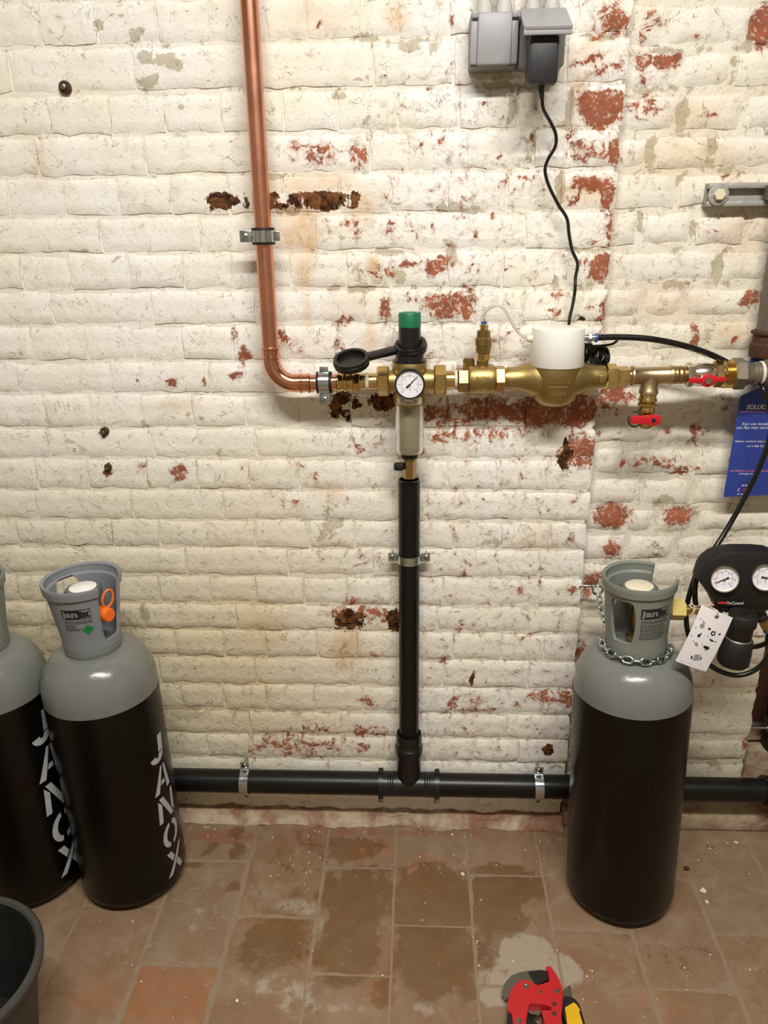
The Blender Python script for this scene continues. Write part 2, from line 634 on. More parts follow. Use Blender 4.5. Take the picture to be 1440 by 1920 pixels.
def wrap(pts, fs, fn, cell):
    """cut a flat 2-D mesh into strips along x so that it can be bent, then map through fn"""
    bm = bmesh.new()
    bv = [bm.verts.new((p[0], p[1], 0)) for p in pts]
    for f in fs:
        try:
            bm.faces.new([bv[i] for i in f])
        except ValueError:
            pass
    x0, x1 = min(p[0] for p in pts), max(p[0] for p in pts)
    k = int((x1 - x0) / cell) + 1
    for i in range(1, k):
        g = list(bm.verts) + list(bm.edges) + list(bm.faces)
        bmesh.ops.bisect_plane(bm, geom=g, plane_co=(x0 + (x1 - x0) * i / k, 0, 0), plane_no=(1, 0, 0))
    bm.verts.index_update()
    vs = [V(fn(v.co.x, v.co.y)) for v in bm.verts]
    out = [tuple(v.index for v in f.verts) for f in bm.faces]
    bm.free()
    return vs, out


def rot_to(ax_from, ax_to):
    return V(ax_from).rotation_difference(V(ax_to)).to_matrix()


X, Y_, Z = V((1, 0, 0)), V((0, 1, 0)), V((0, 0, 1))
OUT = V((0, -1, 0))
UPF = (X, Z)    # frame facing the room: u = x, v = z (normal = -y)

# ------------------------------------------------------------------ wear maps of the wall (where paint has come off; shade of drilled holes painted in too)
YR = 0.03          # face of the recessed wall to the right of the pier edge
XE = 0.320         # pier edge
XR = 0.708         # end of the recessed wall
PEEL = [  # px, py, rx, ry, strength
    (1150, 40, 40, 34, .75), (1110, 75, 25, 8, .5), (1128, 204, 40, 32, 1.25), (1150, 120, 25, 20, .55), (1120, 140, 30, 12, .6),
    (1115, 105, 18, 10, .8), (1095, 120, 20, 6, .7), (1110, 280, 55, 28, .62), (1153, 288, 9, 30, 1.0), (1062, 262, 12, 8, .8),
    (1072, 250, 20, 8, .6), (1110, 345, 40, 14, .95), (1140, 365, 14, 30, .95), (1072, 370, 12, 22, .7), (1145, 430, 9, 32, .9), (1115, 452, 22, 8, .6),
    (1128, 500, 20, 24, 1.2), (1100, 488, 22, 16, .6), (1132, 580, 9, 30, .95), (1043, 585, 14, 7, .9), (1040, 552, 14, 8, .8),
    (1120, 625, 40, 14, .5), (1010, 772, 70, 24, 1.1), (1085, 772, 40, 28, 1.15), (905, 765, 60, 22, .95), (860, 790, 30, 12, .7),
    (818, 775, 26, 28, .75), (1085, 845, 45, 32, .85), (1105, 850, 18, 30, .7), (930, 812, 100, 14, .55), (835, 818, 25, 16, .75),
    (880, 830, 20, 20, .5), (955, 860, 30, 12, .5), (590, 285, 55, 20, .62), (555, 275, 16, 10, .8), (675, 290, 18, 30, .75), (605, 310, 60, 8, .5),
    (840, 572, 55, 26, .85), (880, 580, 16, 30, .8), (722, 582, 14, 34, .75), (770, 560, 40, 16, .5), (818, 498, 45, 18, .75), (770, 497, 18, 6, .9),
    (700, 512, 45, 22, .5), (720, 425, 70, 30, .45), (650, 425, 14, 18, .6), (670, 430, 8, 24, .7), (610, 430, 20, 14, .55), (780, 440, 10, 14, .5),
    (560, 645, 70, 16, .5), (635, 650, 12, 34, .6), (525, 630, 20, 10, .8), (460, 665, 14, 26, .7), (443, 705, 14, 8, 1.05), (440, 625, 8, 20, .7), (645, 600, 25, 14, .6),
    (336, 884, 15, 18, .9), (266, 872, 9, 8, .85), (322, 716, 14, 8, .95), (383, 714, 6, 12, .8), (258, 712, 6, 6, .7), (452, 878, 6, 12, .6), (200, 763, 5, 3, .8), (452, 842, 6, 4, .8),
    (590, 895, 9, 18, .65), (752, 798, 35, 8, .6), (690, 830, 60, 22, .45), (720, 770, 40, 24, .5), (560, 945, 40, 14, .4), (500, 925, 40, 8, .45),
    (640, 1020, 12, 14, .6), (620, 1040, 40, 16, .5), (690, 1050, 30, 20, .5), (650, 1065, 60, 10, .4), (675, 1150, 60, 14, .8), (730, 1155, 25, 16, .8), (660, 1125, 20, 8, .7),
    (560, 1395, 95, 26, .62), (600, 1365, 70, 14, .5), (690, 1370, 45, 16, .6), (690, 1312, 22, 10, .75), (680, 1400, 14, 14, .7), (480, 1400, 30, 30, .5),
    (1030, 1305, 50, 14, .7), (1060, 1310, 20, 18, .75), (890, 1312, 20, 12, .6), (845, 1320, 10, 14, .7), (830, 1240, 14, 8, .6), (700, 1225, 14, 10, .6), (860, 1180, 10, 8, .7),
    (900, 1330, 40, 8, .6), (840, 1120, 8, 14, .6), (960, 1180, 8, 8, .6), (1070, 1105, 6, 10, .8), (975, 1105, 6, 8, .9), (1072, 1000, 5, 14, .7), (870, 1075, 8, 6, .8), (600, 1220, 10, 10, .5), (560, 870, 14, 6, .6),
    (600, 50, 7, 6, 1.0), (535, 18, 4, 4, .8), (845, 40, 4, 20, .6), (830, 260, 6, 6, .8), (850, 265, 5, 5, .8), (790, 270, 8, 5, .8), (940, 295, 6, 6, .9), (945, 345, 10, 20, .5), (870, 340, 10, 10, .6),
    (885, 545, 20, 10, .55), (950, 505, 8, 8, .8), (895, 440, 5, 12, .8), (985, 335, 18, 8, .9), (965, 355, 8, 8, .8), (820, 120, 12, 30, .4), (910, 310, 30, 30, .4), (990, 390, 30, 8, .4),
    (1000, 255, 6, 14, .8), (900, 190, 20, 10, .5), (760, 190, 10, 10, .5), (1040, 660, 60, 16, .5), (900, 650, 40, 20, .4), (1010, 1400, 20, 14, .5),
]
PEEL_R = [
    (1432, 52, 26, 34, 1.2), (1225, 38, 30, 20, .55), (1205, 62, 20, 26, .55), (1240, 115, 30, 14, .95), (1205, 120, 16, 30, .75), (1212, 145, 20, 8, .7), (1256, 118, 8, 8, .8),
    (1210, 195, 45, 24, .55), (1215, 206, 14, 14, .85), (1250, 190, 14, 14, .55), (1335, 218, 12, 6, .95), (1397, 195, 4, 24, .8), (1180, 200, 12, 20, .5), (1305, 70, 14, 8, .5),
    (1295, 337, 8, 4, .8), (1355, 336, 9, 5, .95), (1392, 337, 6, 4, .9), (1340, 430, 22, 18, .55), (1345, 410, 14, 6, .6), (1250, 420, 40, 12, .3),
    (1408, 558, 18, 12, 1.1), (1385, 570, 8, 10, .7), (1300, 614, 9, 9, .95), (1302, 640, 9, 14, .9), (1378, 634, 4, 4, .9), (1240, 530, 30, 10, .35), (1330, 590, 40, 20, .3),
    (1150, 742, 40, 20, .85), (1140, 765, 16, 16, .8), (1190, 738, 16, 6, .7), (1302, 803, 14, 10, .85), (1322, 808, 10, 8, .8), (1298, 818, 8, 6, .9), (1310, 830, 30, 6, .6),
    (1255, 808, 6, 18, .6), (1120, 812, 6, 8, .9), (1365, 742, 8, 10, .7), (1355, 765, 8, 6, .8), (1225, 865, 60, 14, .6), (1280, 880, 30, 8, .75), (1165, 872, 4, 12, .8), (1250, 880, 14, 6, .7),
    (1145, 968, 30, 20, 1.15), (1190, 965, 16, 14, .5), (1270, 966, 26, 16, 1.1), (1290, 955, 10, 8, .9), (1145, 1030, 16, 16, .85), (1140, 1025, 24, 8, .6), (1225, 1030, 16, 20, .5), (1200, 1010, 30, 6, .5),
    (1110, 1085, 18, 12, .95), (1100, 1105, 8, 16, .85), (1130, 1070, 10, 6, .8), (1088, 1222, 12, 20, .9), (1350, 1395, 14, 8, .2), (1396, 1395, 8, 9, 1.1), (1340, 1278, 6, 6, .9),
    (1200, 700, 40, 30, .4), (1420, 1030, 20, 20, .3), (1280, 1040, 10, 10, .6),
]
BARE = [
    (190, 42, 12, 12, .9), (215, 35, 22, 8, .6), (258, 62, 14, 8, .9), (230, 80, 22, 8, .6), (275, 112, 18, 14, .95), (315, 112, 20, 14, .95), (332, 130, 10, 10, .9),
    (275, 155, 24, 16, .8), (325, 160, 16, 6, .6), (385, 150, 18, 14, .6), (155, 108, 10, 6, .6), (345, 205, 14, 6, .8), (300, 95, 20, 6, .5), (440, 60, 12, 40, .35),
    (930, 142, 45, 14, .9), (960, 165, 60, 10, .7), (960, 200, 6, 34, 1.2), (1070, 205, 7, 32, 1.2), (760, 85, 50, 12, .8), (810, 95, 16, 14, .7), (680, 70, 20, 12, .7), (670, 150, 30, 10, .7),
    (545, 160, 16, 8, .7), (640, 178, 16, 10, .8), (720, 215, 20, 8, .7), (690, 225, 10, 20, .6), (630, 120, 6, 6, .6), (830, 215, 10, 8, .8), (505, 328, 34, 8, .9), (545, 395, 40, 10, .7), (730, 470, 30, 8, 1.0),
    (860, 390, 40, 8, 1.0), (845, 480, 7, 26, 1.0), (750, 520, 14, 14, 1.0), (670, 505, 20, 16, .7), (668, 540, 30, 10, .9), (890, 365, 14, 10, .6), (870, 530, 40, 6, .8), (660, 445, 30, 6, .6), (800, 270, 30, 10, .3),
    (1048, 352, 9, 30, 1.1), (992, 285, 7, 24, .9), (1050, 238, 40, 6, .7), (1045, 320, 40, 6, .6), (1040, 530, 10, 12, 1.0), (1100, 470, 40, 6, .8), (1080, 540, 50, 6, .8), (1120, 75, 40, 5, .7), (1060, 190, 16, 14, .4),
    (838, 780, 9, 40, 1.0), (930, 800, 60, 6, .5), (985, 810, 10, 6, .8), (1080, 905, 30, 5, .5), (620, 965, 40, 20, .5), (615, 990, 24, 20, .7), (900, 1010, 60, 14, .5), (850, 975, 20, 6, .5), (1100, 960, 30, 30, .2),
    (270, 795, 10, 6, .8), (300, 812, 12, 4, .8), (140, 845, 5, 6, .9), (365, 780, 20, 16, .5), (330, 775, 14, 14, .5), (415, 843, 10, 6, .8), (200, 870, 40, 8, .4), (280, 905, 5, 14, .8), (125, 332, 14, 4, .9), (145, 470, 22, 6, .8), (225, 485, 14, 8, .6), (130, 530, 8, 12, .6),
    (640, 1215, 22, 12, .6), (560, 1140, 60, 14, .3), (880, 1330, 60, 8, .6), (500, 1335, 150, 6, .6), (280, 1150, 20, 20, .6), (350, 1335, 40, 14, .8), (170, 1215, 40, 10, .4), (60, 305, 30, 10, .5), (75, 290, 10, 30, .5), (40, 1000, 10, 20, .4),
]
BARE_R = [
    (1270, 92, 140, 5, .75), (1270, 171, 140, 5, .8), (1270, 250, 140, 5, .6), (1270, 322, 140, 6, .6), (1250, 393, 120, 5, .7), (1300, 463, 140, 5, .6), (1300, 534, 140, 6, .85), (1300, 600, 140, 4, .5),
    (1408, 60, 6, 36, 1.1), (1267, 132, 5, 32, .8), (1374, 132, 5, 32, 1.0), (1276, 208, 13, 34, 1.0), (1218, 290, 9, 30, 1.0), (1332, 290, 10, 30, 1.1), (1270, 358, 6, 30, .8), (1298, 430, 7, 30, .9), (1347, 500, 12, 30, 1.1), (1198, 430, 4, 28, .7),
    (1205, 18, 26, 12, .7), (1320, 100, 20, 8, .7), (1380, 210, 14, 20, .5), (1330, 628, 14, 20, .6), (1265, 700, 60, 40, .2), (1260, 800, 6, 20, .7), (1340, 800, 80, 40, .3), (1245, 935, 20, 14, .9), (1210, 925, 30, 14, .5), (1300, 900, 30, 14, .5), (1300, 955, 10, 16, .6), (1240, 895, 12, 10, .5),
    (1265, 1120, 60, 30, .3), (1390, 945, 30, 12, .5), (1340, 1435, 50, 12, .6), (1130, 1180, 20, 60, .4),
]
RUST_HOLE_SHADE = [  # rust patches; the strongest spots stand in for the dark of drilled holes
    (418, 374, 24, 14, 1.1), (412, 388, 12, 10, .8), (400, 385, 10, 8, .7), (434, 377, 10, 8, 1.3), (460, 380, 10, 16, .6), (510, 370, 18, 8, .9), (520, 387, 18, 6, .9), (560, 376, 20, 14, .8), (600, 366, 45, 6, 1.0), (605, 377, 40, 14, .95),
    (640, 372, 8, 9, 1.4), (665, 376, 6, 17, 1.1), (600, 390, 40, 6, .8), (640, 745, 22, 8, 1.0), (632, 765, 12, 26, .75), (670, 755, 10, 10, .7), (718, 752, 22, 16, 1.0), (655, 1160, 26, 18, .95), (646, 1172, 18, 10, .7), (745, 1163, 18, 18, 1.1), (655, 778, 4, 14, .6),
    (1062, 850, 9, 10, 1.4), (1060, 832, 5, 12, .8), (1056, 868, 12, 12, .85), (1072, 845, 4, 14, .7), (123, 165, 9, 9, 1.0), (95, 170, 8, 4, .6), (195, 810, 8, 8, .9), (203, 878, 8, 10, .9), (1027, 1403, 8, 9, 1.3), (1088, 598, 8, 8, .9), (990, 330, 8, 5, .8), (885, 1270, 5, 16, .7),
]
STAIN = [
    (560, 425, 34, 46, .9), (580, 445, 14, 40, 1.0), (570, 500, 12, 46, .7), (575, 560, 8, 60, .4), (590, 345, 60, 14, .7), (680, 390, 20, 30, .6), (700, 500, 10, 16, .9), (650, 1215, 26, 30, .7), (620, 920, 30, 14, .5), (740, 30, 16, 20, .7), (590, 30, 60, 30, .3),
    (1110, 110, 40, 30, .45), (1090, 360, 40, 20, .7), (1085, 165, 12, 30, .7), (900, 640, 60, 16, .2), (640, 565, 30, 30, .3), (695, 640, 12, 30, .5), (1005, 1020, 40, 20, .2), (340, 760, 30, 10, .5), (500, 1170, 30, 30, .4), (75, 300, 30, 40, .3),
]
STAIN_R = [(1320, 300, 120, 30, .35), (1290, 215, 60, 24, .35), (1250, 560, 60, 30, .4), (1380, 620, 30, 20, .5), (1390, 440, 40, 40, .35), (1330, 290, 8, 40, .4), (1400, 380, 30, 60, .3)]


def blobs(lst, Y):
    out = []
    for px, py, rx, ry, s in lst:
        c = W(px, py, Y)
        ex = (W(px + rx, py, Y) - c).x
        ez = abs((W(px, py + ry, Y) - c).z)
        out.append((c.x, c.z, ex, ez, s))
    return np.array(out)


BL = {'peel': blobs(PEEL, 0), 'bare': blobs(BARE, 0), 'rust': blobs(RUST_HOLE_SHADE, 0), 'stain': blobs(STAIN, 0)}
BARE_R = [(a_, b_, c_, d_, e_ * .72) for a_, b_, c_, d_, e_ in BARE_R]
BR = {'peel': blobs(PEEL_R, YR), 'bare': blobs(BARE_R, YR), 'rust': blobs([(1345, 368, 1, 1, 0)], YR), 'stain': blobs(STAIN_R, YR)}


def field(B, x, z, combine='max'):
    q = ((x[:, None] - B[None, :, 0]) / B[None, :, 2]) ** 2 + ((z[:, None] - B[None, :, 1]) / B[None, :, 3]) ** 2
    g = B[None, :, 4] * np.exp(-0.5 * q ** 1.5)
    return g.max(axis=1)


def wear(me, right):
    n = len(me.vertices)
    co = np.zeros(n * 3)
    me.vertices.foreach_get('co', co)
    co = co.reshape(-1, 3)
    x, z = co[:, 0], co[:, 2]
    Bs = BR if right else BL
    # general level of flaking: little on the left, more around the pipes and towards the pier edge
    if right:
        base = 0.20 + 0 * x
        barebase = 0.10 + 0 * x
        warm = 0.25 + 0.2 * np.clip((1.2 - z) / 1.2, 0, 1)
    else:
        base = 0.08 + 0.24 * np.clip((x + 0.32) / 0.35, 0, 1)
        base = base - 0.03 * np.clip((z - 1.3) / 0.3, 0, 1)
        barebase = 0.08 + 0.08 * np.clip((x + 0.3) / 0.4, 0, 1)
        warm = 0.85 * np.clip((0.95 - z) / 0.5, 0, 1) * np.clip((0.10 - x) / 0.45, 0.12, 1) + 0.05
        warm = warm * np.clip(z / 0.25, 0.5, 1)
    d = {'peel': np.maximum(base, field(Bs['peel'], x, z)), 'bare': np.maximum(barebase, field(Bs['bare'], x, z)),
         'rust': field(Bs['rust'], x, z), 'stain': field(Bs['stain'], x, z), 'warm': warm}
    if me.name.startswith('wall_'):
        d['warm'] = d['warm'] + 0.14
        d['bare'] = d['bare'] + 0.10
    if not right:
        d['peel'] = np.where(z < 0.14, 0.1, d['peel'])
    for k, v in d.items():
        a = me.attributes.new(k, 'FLOAT', 'POINT')
        a.data.foreach_set('value', v.astype(np.float32))


def fbm(p, oct=3):
    return mnoise.fractal(p, 1.0, 2.0, oct)


def brick_geo(x0, x1, z0, z1, Y, proud, seed, cell=0.0085, sidedrop=0.38, rnd=0.0055, lump=0.0013):
    nx = max(4, int((x1 - x0) / cell))
    nz = max(4, int((z1 - z0) / cell))
    rs = random.Random(seed)
    tilt = rs.uniform(-0.006, 0.006)
    sidedrop = sidedrop * rs.uniform(0.3, 1.4) if sidedrop < 0.9 else sidedrop
    rnd = rnd * rs.uniform(0.8, 1.6)
    off = rs.uniform(-0.0012, 0.0010)
    xs = [x0 + (x1 - x0) * i / nx for i in range(nx + 1)]
    zs = [z0 + (z1 - z0) * j / nz for j in range(nz + 1)]
    vs, fs = [], []
    for j, z in enumerate(zs):
        for i, x in enumerate(xs):
            dx = min(x - x0, x1 - x)
            dz = min(z - z0, z1 - z)
            rz_ = rnd * (0.6 if z - z0 < z1 - z else 1.4)
            fx = 1 - sidedrop * max(0.0, 1 - dx / rnd) ** 2
            fz = 1 - max(0.0, 1 - dz / rz_) ** 2
            p = V((x * 22, seed * 0.37, z * 22))
            bnoise = fbm(p * 1.6 + V((5, 5, 5)), 3)
            px = x + (bnoise * 0.0034 if dx < 1e-6 else 0)
            pz = z + (fbm(p * 1.3 + V((9, 1, 3)), 4) * 0.0038 if dz < 1e-6 else 0) + (x - (x0 + x1) / 2) * tilt
            y = Y + off - proud * min(fx, fz) + fbm(p, 4) * lump
            vs.append((px, y, pz))
    w_ = nx + 1
    for j in range(nz):
        for i in range(nx):
            a = j * w_ + i
            fs.append((a, a + 1, a + w_ + 1, a + w_))
    ring = [i for i in range(w_)] + [j * w_ + nx for j in range(1, nz + 1)] + [nz * w_ + i for i in range(nx - 1, -1, -1)] + [j * w_ for j in range(nz - 1, 0, -1)]
    k = len(vs)
    for r in ring:
        vs.append((vs[r][0], Y + 0.012, vs[r][2]))
    m = len(ring)
    for i in range(m):
        fs.append((ring[i], k + i, k + (i + 1) % m, ring[(i + 1) % m]))
    return vs, fs


def wall_grid(name, x0, x1, z0, z1, Y, depth, lump, right, cell=0.011, kind=True):
    nx, nz = int((x1 - x0) / cell), int((z1 - z0) / cell)
    vs, fs = [], []
    for j in range(nz + 1):
        for i in range(nx + 1):
            x, z = x0 + (x1 - x0) * i / nx, z0 + (z1 - z0) * j / nz
            vs.append((x, Y + fbm(V((x * 25, 3, z * 25)), 4) * lump, z))
    w_ = nx + 1
    for j in range(nz):
        for i in range(nx):
            a = j * w_ + i
            fs.append((a, a + 1, a + w_ + 1, a + w_))
    # closed body behind the face
    ring = [i for i in range(w_)] + [j * w_ + nx for j in range(1, nz + 1)] + [nz * w_ + i for i in range(nx - 1, -1, -1)] + [j * w_ for j in range(nz - 1, 0, -1)]
    k = len(vs)
    for r in ring:
        vs.append((vs[r][0], Y + depth, vs[r][2]))
    m = len(ring)
    for i in range(m):
        fs.append((ring[i], k + i, k + (i + 1) % m, ring[(i + 1) % m]))
    fs.append(tuple(k + i for i in range(m)))
    o = part(name, (vs, fs), 'wall', None, True)
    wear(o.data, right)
    if kind:
        o['kind'] = 'structure'
    return o


TOPZ = 1.92
wall_l = wall_grid('wall_back', -1.30, XE - 0.004, 0.0, TOPZ, 0.0006, 0.12, 0.0012, False)
wall_r = wall_grid('wall_right_recess', XE - 0.004, XR - 0.003, 0.0, TOPZ, YR, 0.10, 0.0015, True)

# courses of the pier: heights of the bed joints and the perpends seen in each course (photo x at the course)
ZL = [1.24 + v for v in (.650, .588, .526, .463, .401, .339, .2775, .211, .149, .088, .0254, -.0345, -.096, -.156, -.2197, -.2787, -.3424,
                         -.402, -.4642, -.526, -.583, -.644, -.7065, -.766, -.83, -.895, -.960, -1.02, -1.082, -1.142, -1.19)]
HEAD, STR = 0.0935, 0.187
SEEN = {  # course index (0 = top) -> joints in photo pixels
    5: [77, 182, 295, 395, 500, 575, 673, 747, 843, 960, 1082],
    6: [20, 250, 480, 700, 850, 1062],
    7: [93, 207, 308, 417, 530, 632, 745, 862, 970, 1068],
    8: [70, 273, 480, 695, 765, 875, 1000],
    9: [17, 122, 222, 323, 430, 530, 637, 733, 842, 950, 1049],
    10: [190, 377, 590, 782, 985],
    11: [42, 133, 242, 345, 437, 545, 650, 733, 838, 943, 1040],
    12: [98, 287, 480, 682, 887, 980],
    13: [62, 163, 250, 343, 437, 535, 632, 740, 830, 935, 1030],
    14: [35, 210, 395, 590, 800, 1000],
    15: [85, 173, 267, 363, 460, 560, 655, 745, 839, 985],
    16: [93, 287, 480, 660, 850, 985],
    17: [70, 167, 277, 370, 467, 560, 648, 740, 840, 930, 1025],
    18: [70, 250, 420, 615, 800, 982],
    19: [35, 125, 213, 300, 390, 480, 580, 665, 755, 850, 940, 1030],
    20: [160, 350, 540, 700, 890, 1010],
    21: [120, 205, 300, 395, 480, 570, 650, 735, 830, 920, 1010],
    22: [90, 270, 445, 625, 820, 990],
    23: [330, 420, 500, 595, 670, 760, 850, 940, 1020],
    24: [300, 480, 660, 830, 990],
    25: [340, 422, 500, 590, 680, 765, 850, 935, 1015],
    26: [300, 470, 640, 800, 950],
    27: [390, 475, 560, 640, 720, 805, 890, 970, 1040],
}
HID = []   # pieces outside the picture go into one joined mesh


def in_view(x0, x1, z0, z1, Y):
    ok = False
    for x in (x0, (x0 + x1) / 2, x1):
        for z in (z0, z1):
            d = V((x, Y, z)) - CAM
            t = d.dot(_fw)
            u, v = 720 + FPX * d.dot(_rt) / t, 960 - FPX * d.dot(_up) / t
            if -5 < u < 1445 and -5 < v < 1925:
                ok = True
    return ok


def lay(row_z, joints_x, x0, x1, mod, Y, parent, right, jw, jh, proud, seed0, **kw):
    zt, zb = row_z
    js = [x0] + [j for j in joints_x if x0 + 0.03 < j < x1 - 0.03] + [x1]
    full = [js[0]]
    for a, b in zip(js, js[1:]):
        k = max(1, round((b - a) / mod))
        for i in range(1, k + 1):
            full.append(a + (b - a) * i / k)
    n = 0
    for a, b in zip(full, full[1:]):
        n += 1
        s = seed0 * 37 + n
        rs = random.Random(s)
        j2 = jh * rs.uniform(0.7, 1.3)
        xa, xb = a + jw / 2, b - jw / 2
        if abs(a - x0) < 1e-6 and not right:
            xa = a
        if abs(b - x1) < 1e-6:
            xb = b
        g = brick_geo(xa, xb, zb + j2 / 2, zt - j2 / 2, Y, proud * rs.uniform(0.75, 1.25), s, **kw)
        if in_view(xa, xb, zb, zt, Y):
            o = part('brick', g, 'wall', parent)
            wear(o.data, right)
        else:
            HID.append((g, right))


for r in range(len(ZL) - 1):
    zt, zb = ZL[r], ZL[r + 1]
    zm = (zt + zb) / 2
    head = (r % 2 == 1)
    mod = HEAD if head else STR
    js = []
    for px in SEEN.get(r, []):
        # photo x at the height of this course
        py = 700.0
        for _ in range(12):
            p = W(px, py, 0)
            py += (p.z - zm) * 1150
        js.append(W(px, py, 0).x)
    if not js:
        js = [XE - (0.0935 if head else 0.14)]
    # carry the bond on beyond what is seen on the left
    left = min(js)
    while left - mod > -1.29:
        left -= mod
        js.append(left)
    js.sort()
    lay((zt, zb), js, -1.30, XE, mod, 0.0, wall_l, False, 0.0040, 0.0070, 0.0035, 1000 + r)

# courses of the recessed wall
yr = [-190, -95, 5, 92, 171, 250, 322, 393, 463, 534, 600, 660, 720, 778, 836, 893, 950, 1000, 1053, 1104, 1152, 1200, 1247, 1292, 1383, 1426, 1470, 1510, 1545]
ZR = [W(1290, y, YR).z for y in yr]
ZR[0] = 1.70 if ZR[0] < 1.66 else ZR[0]
SEEN_R = {
    2: [1247, 1408], 3: [1267, 1374], 4: [1276, 1395], 5: [1218, 1332], 6: [1270, 1378], 7: [1198, 1298, 1400], 8: [1347], 9: [1205, 1282], 10: [1216, 1332], 11: [1250, 1380],
    12: [1190, 1332], 13: [1244, 1370], 14: [1168, 1300, 1410], 15: [1201, 1296], 16: [1171, 1228, 1302], 17: [1174, 1265, 1345], 18: [1215, 1320], 19: [1180, 1270, 1360],
    20: [1240, 1350], 21: [1190, 1290, 1390], 22: [1240, 1345],
}
for r in range(len(ZR) - 1):
    zt, zb = ZR[r], max(0.0, ZR[r + 1])
    if zt - zb < 0.02:
        continue
    zm = (zt + zb) / 2
    js = []
    for px in SEEN_R.get(r, []):
        py = 700.0
        for _ in range(12):
            p = W(px, py, YR)
            py += (p.z - zm) * 1150
        js.append(W(px, py, YR).x)
    mod = 0.105 if r % 2 else 0.15
    if r >= 23:
        mod = 0.4
    lay((zt, zb), js, XE, XR, mod, YR, wall_r, True, 0.013, 0.013, 0.0050, 3000 + r, rnd=0.009, sidedrop=0.95, lump=0.0018)
zt = ZR[0]
while zt < TOPZ - 0.03:
    lay((zt + 0.066, zt), [XE + 0.13 + 0.05 * (int(zt * 20) % 2)], XE, XR, 0.13, YR, wall_r, True, 0.013, 0.013, 0.0050, 3900 + int(zt * 100), rnd=0.009, sidedrop=0.95)
    zt += 0.066
for rt_ in (False, True):
    gs = [g for g, q in HID if q == rt_]
    if gs:
        o = part('brick_rest', join(*gs), 'wall', wall_r if rt_ else wall_l)
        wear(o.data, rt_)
        o['kind'] = 'stuff'

# mortar fillet where the wall meets the floor
vs, fs = [], []
xs = np.linspace(-1.30, XE, 260)
for i, x in enumerate(xs):
    d = 0.018 + 0.011 * fbm(V((x * 9, 0, 0)), 4)
    h = 0.015 + 0.009 * fbm(V((x * 11, 4, 0)), 4)
    prof = [(0.0, h + 0.012), (-0.008, h), (-d * 0.6, h * 0.75), (-d, h * 0.25), (-d - 0.012, 0.0005)]
    for k, (yy, zz) in enumerate(prof):
        vs.append((x, yy, max(0.0005, zz + 0.005 * fbm(V((x * 45, k * 3, 0)), 4))))
for i in range(len(xs) - 1):
    for k in range(4):
        a = i * 5 + k
        fs.append((a, a + 1, a + 6, a + 5))
tr = part('baseboard_back', (vs, fs), 'skirt')
tr['kind'] = 'structure'

# low plinth under the recessed wall and the deeper niche on the far right
o = part('trim_1', join(box(((XE + 0.95) / 2, 0.008, 0.026), (0.95 - XE, 0.05, 0.052), 0.008)), 'skirt')
o['kind'] = 'structure'
o = part('wall_niche', join(box((1.05, 0.19, 0.96), (0.70, 0.06, 1.92))), 'darkbrick')
o['kind'] = 'structure'
o = part('trim_2', join(box((1.06, 0.10, 0.085), (0.69, 0.12, 0.17), 0.02)), 'skirt')
o['kind'] = 'structure'

# ------------------------------------------------------------------ floor: laid tiles in running bond
WET = [(520, 1680, 80, 40, .4), (560, 1600, 60, 60, .45), (660, 1590, 60, 24, .8), (670, 1680, 70, 60, 1.0), (650, 1780, 60, 60, 1.0), (640, 1840, 40, 20, .7), (715, 1860, 20, 30, .8), (810, 1700, 80, 90, 1.05), (810, 1800, 75, 70, 1.05), (870, 1850, 30, 30, .8),
       (950, 1660, 70, 40, 1.0), (930, 1720, 60, 40, 1.0), (905, 1780, 30, 40, .9), (520, 1760, 60, 55, .9), (490, 1800, 40, 30, .8), (445, 1600, 20, 16, .8), (440, 1660, 10, 12, .8), (385, 1600, 9, 7, 1.2), (402, 1588, 7, 6, 1.2), (366, 1620, 14, 8, 1.0), (436, 1662, 12, 10, 1.1), (440, 1565, 16, 12, .9), (1260, 1790, 70, 30, .35), (400, 1750, 20, 40, .4), (190, 1765, 20, 30, .2)]
ORA = [(190, 1870, 70, 40, .55), (690, 1590, 60, 30, .6), (800, 1640, 60, 50, .6), (360, 1780, 40, 40, .45), (700, 1860, 30, 40, .5), (1240, 1880, 60, 40, .45), (500, 1730, 40, 30, .5), (180, 1830, 60, 30, .4), (1330, 1700, 80, 40, .25)]
PALE = [(560, 1700, 60, 20, .6), (500, 1670, 50, 30, .5), (980, 1790, 60, 45, 1.0), (1040, 1820, 50, 40, .8), (930, 1850, 50, 40, .8), (600, 1740, 12, 60, .6), (500, 1840, 60, 40, .5), (560, 1870, 50, 40, .55), (650, 1890, 60, 20, .4), (800, 1890, 60, 20, .5), (360, 1700, 60, 60, .4), (230, 1780, 60, 30, .35), (1400, 1880, 40, 40, .35), (1000, 1900, 100, 20, .5)]
REDD = [(420, 1570, 60, 14, .9), (560, 1580, 60, 20, .6), (700, 1560, 200, 8, .7), (1000, 1560, 120, 8, .4), (360, 1690, 40, 40, .3), (725, 1855, 14, 34, .9)]


def fblobs(lst):
    out = []
    for px, py, rx, ry, s in lst:
        c = F(px, py, 0)
        out.append((c.x, c.y, (F(px + rx, py, 0) - c).x, abs((F(px, py + ry, 0) - c).y), s))
    return np.array(out)


FB = {'wet': fblobs(WET), 'orange': fblobs(ORA), 'pale': fblobs(PALE), 'redd': fblobs(REDD)}


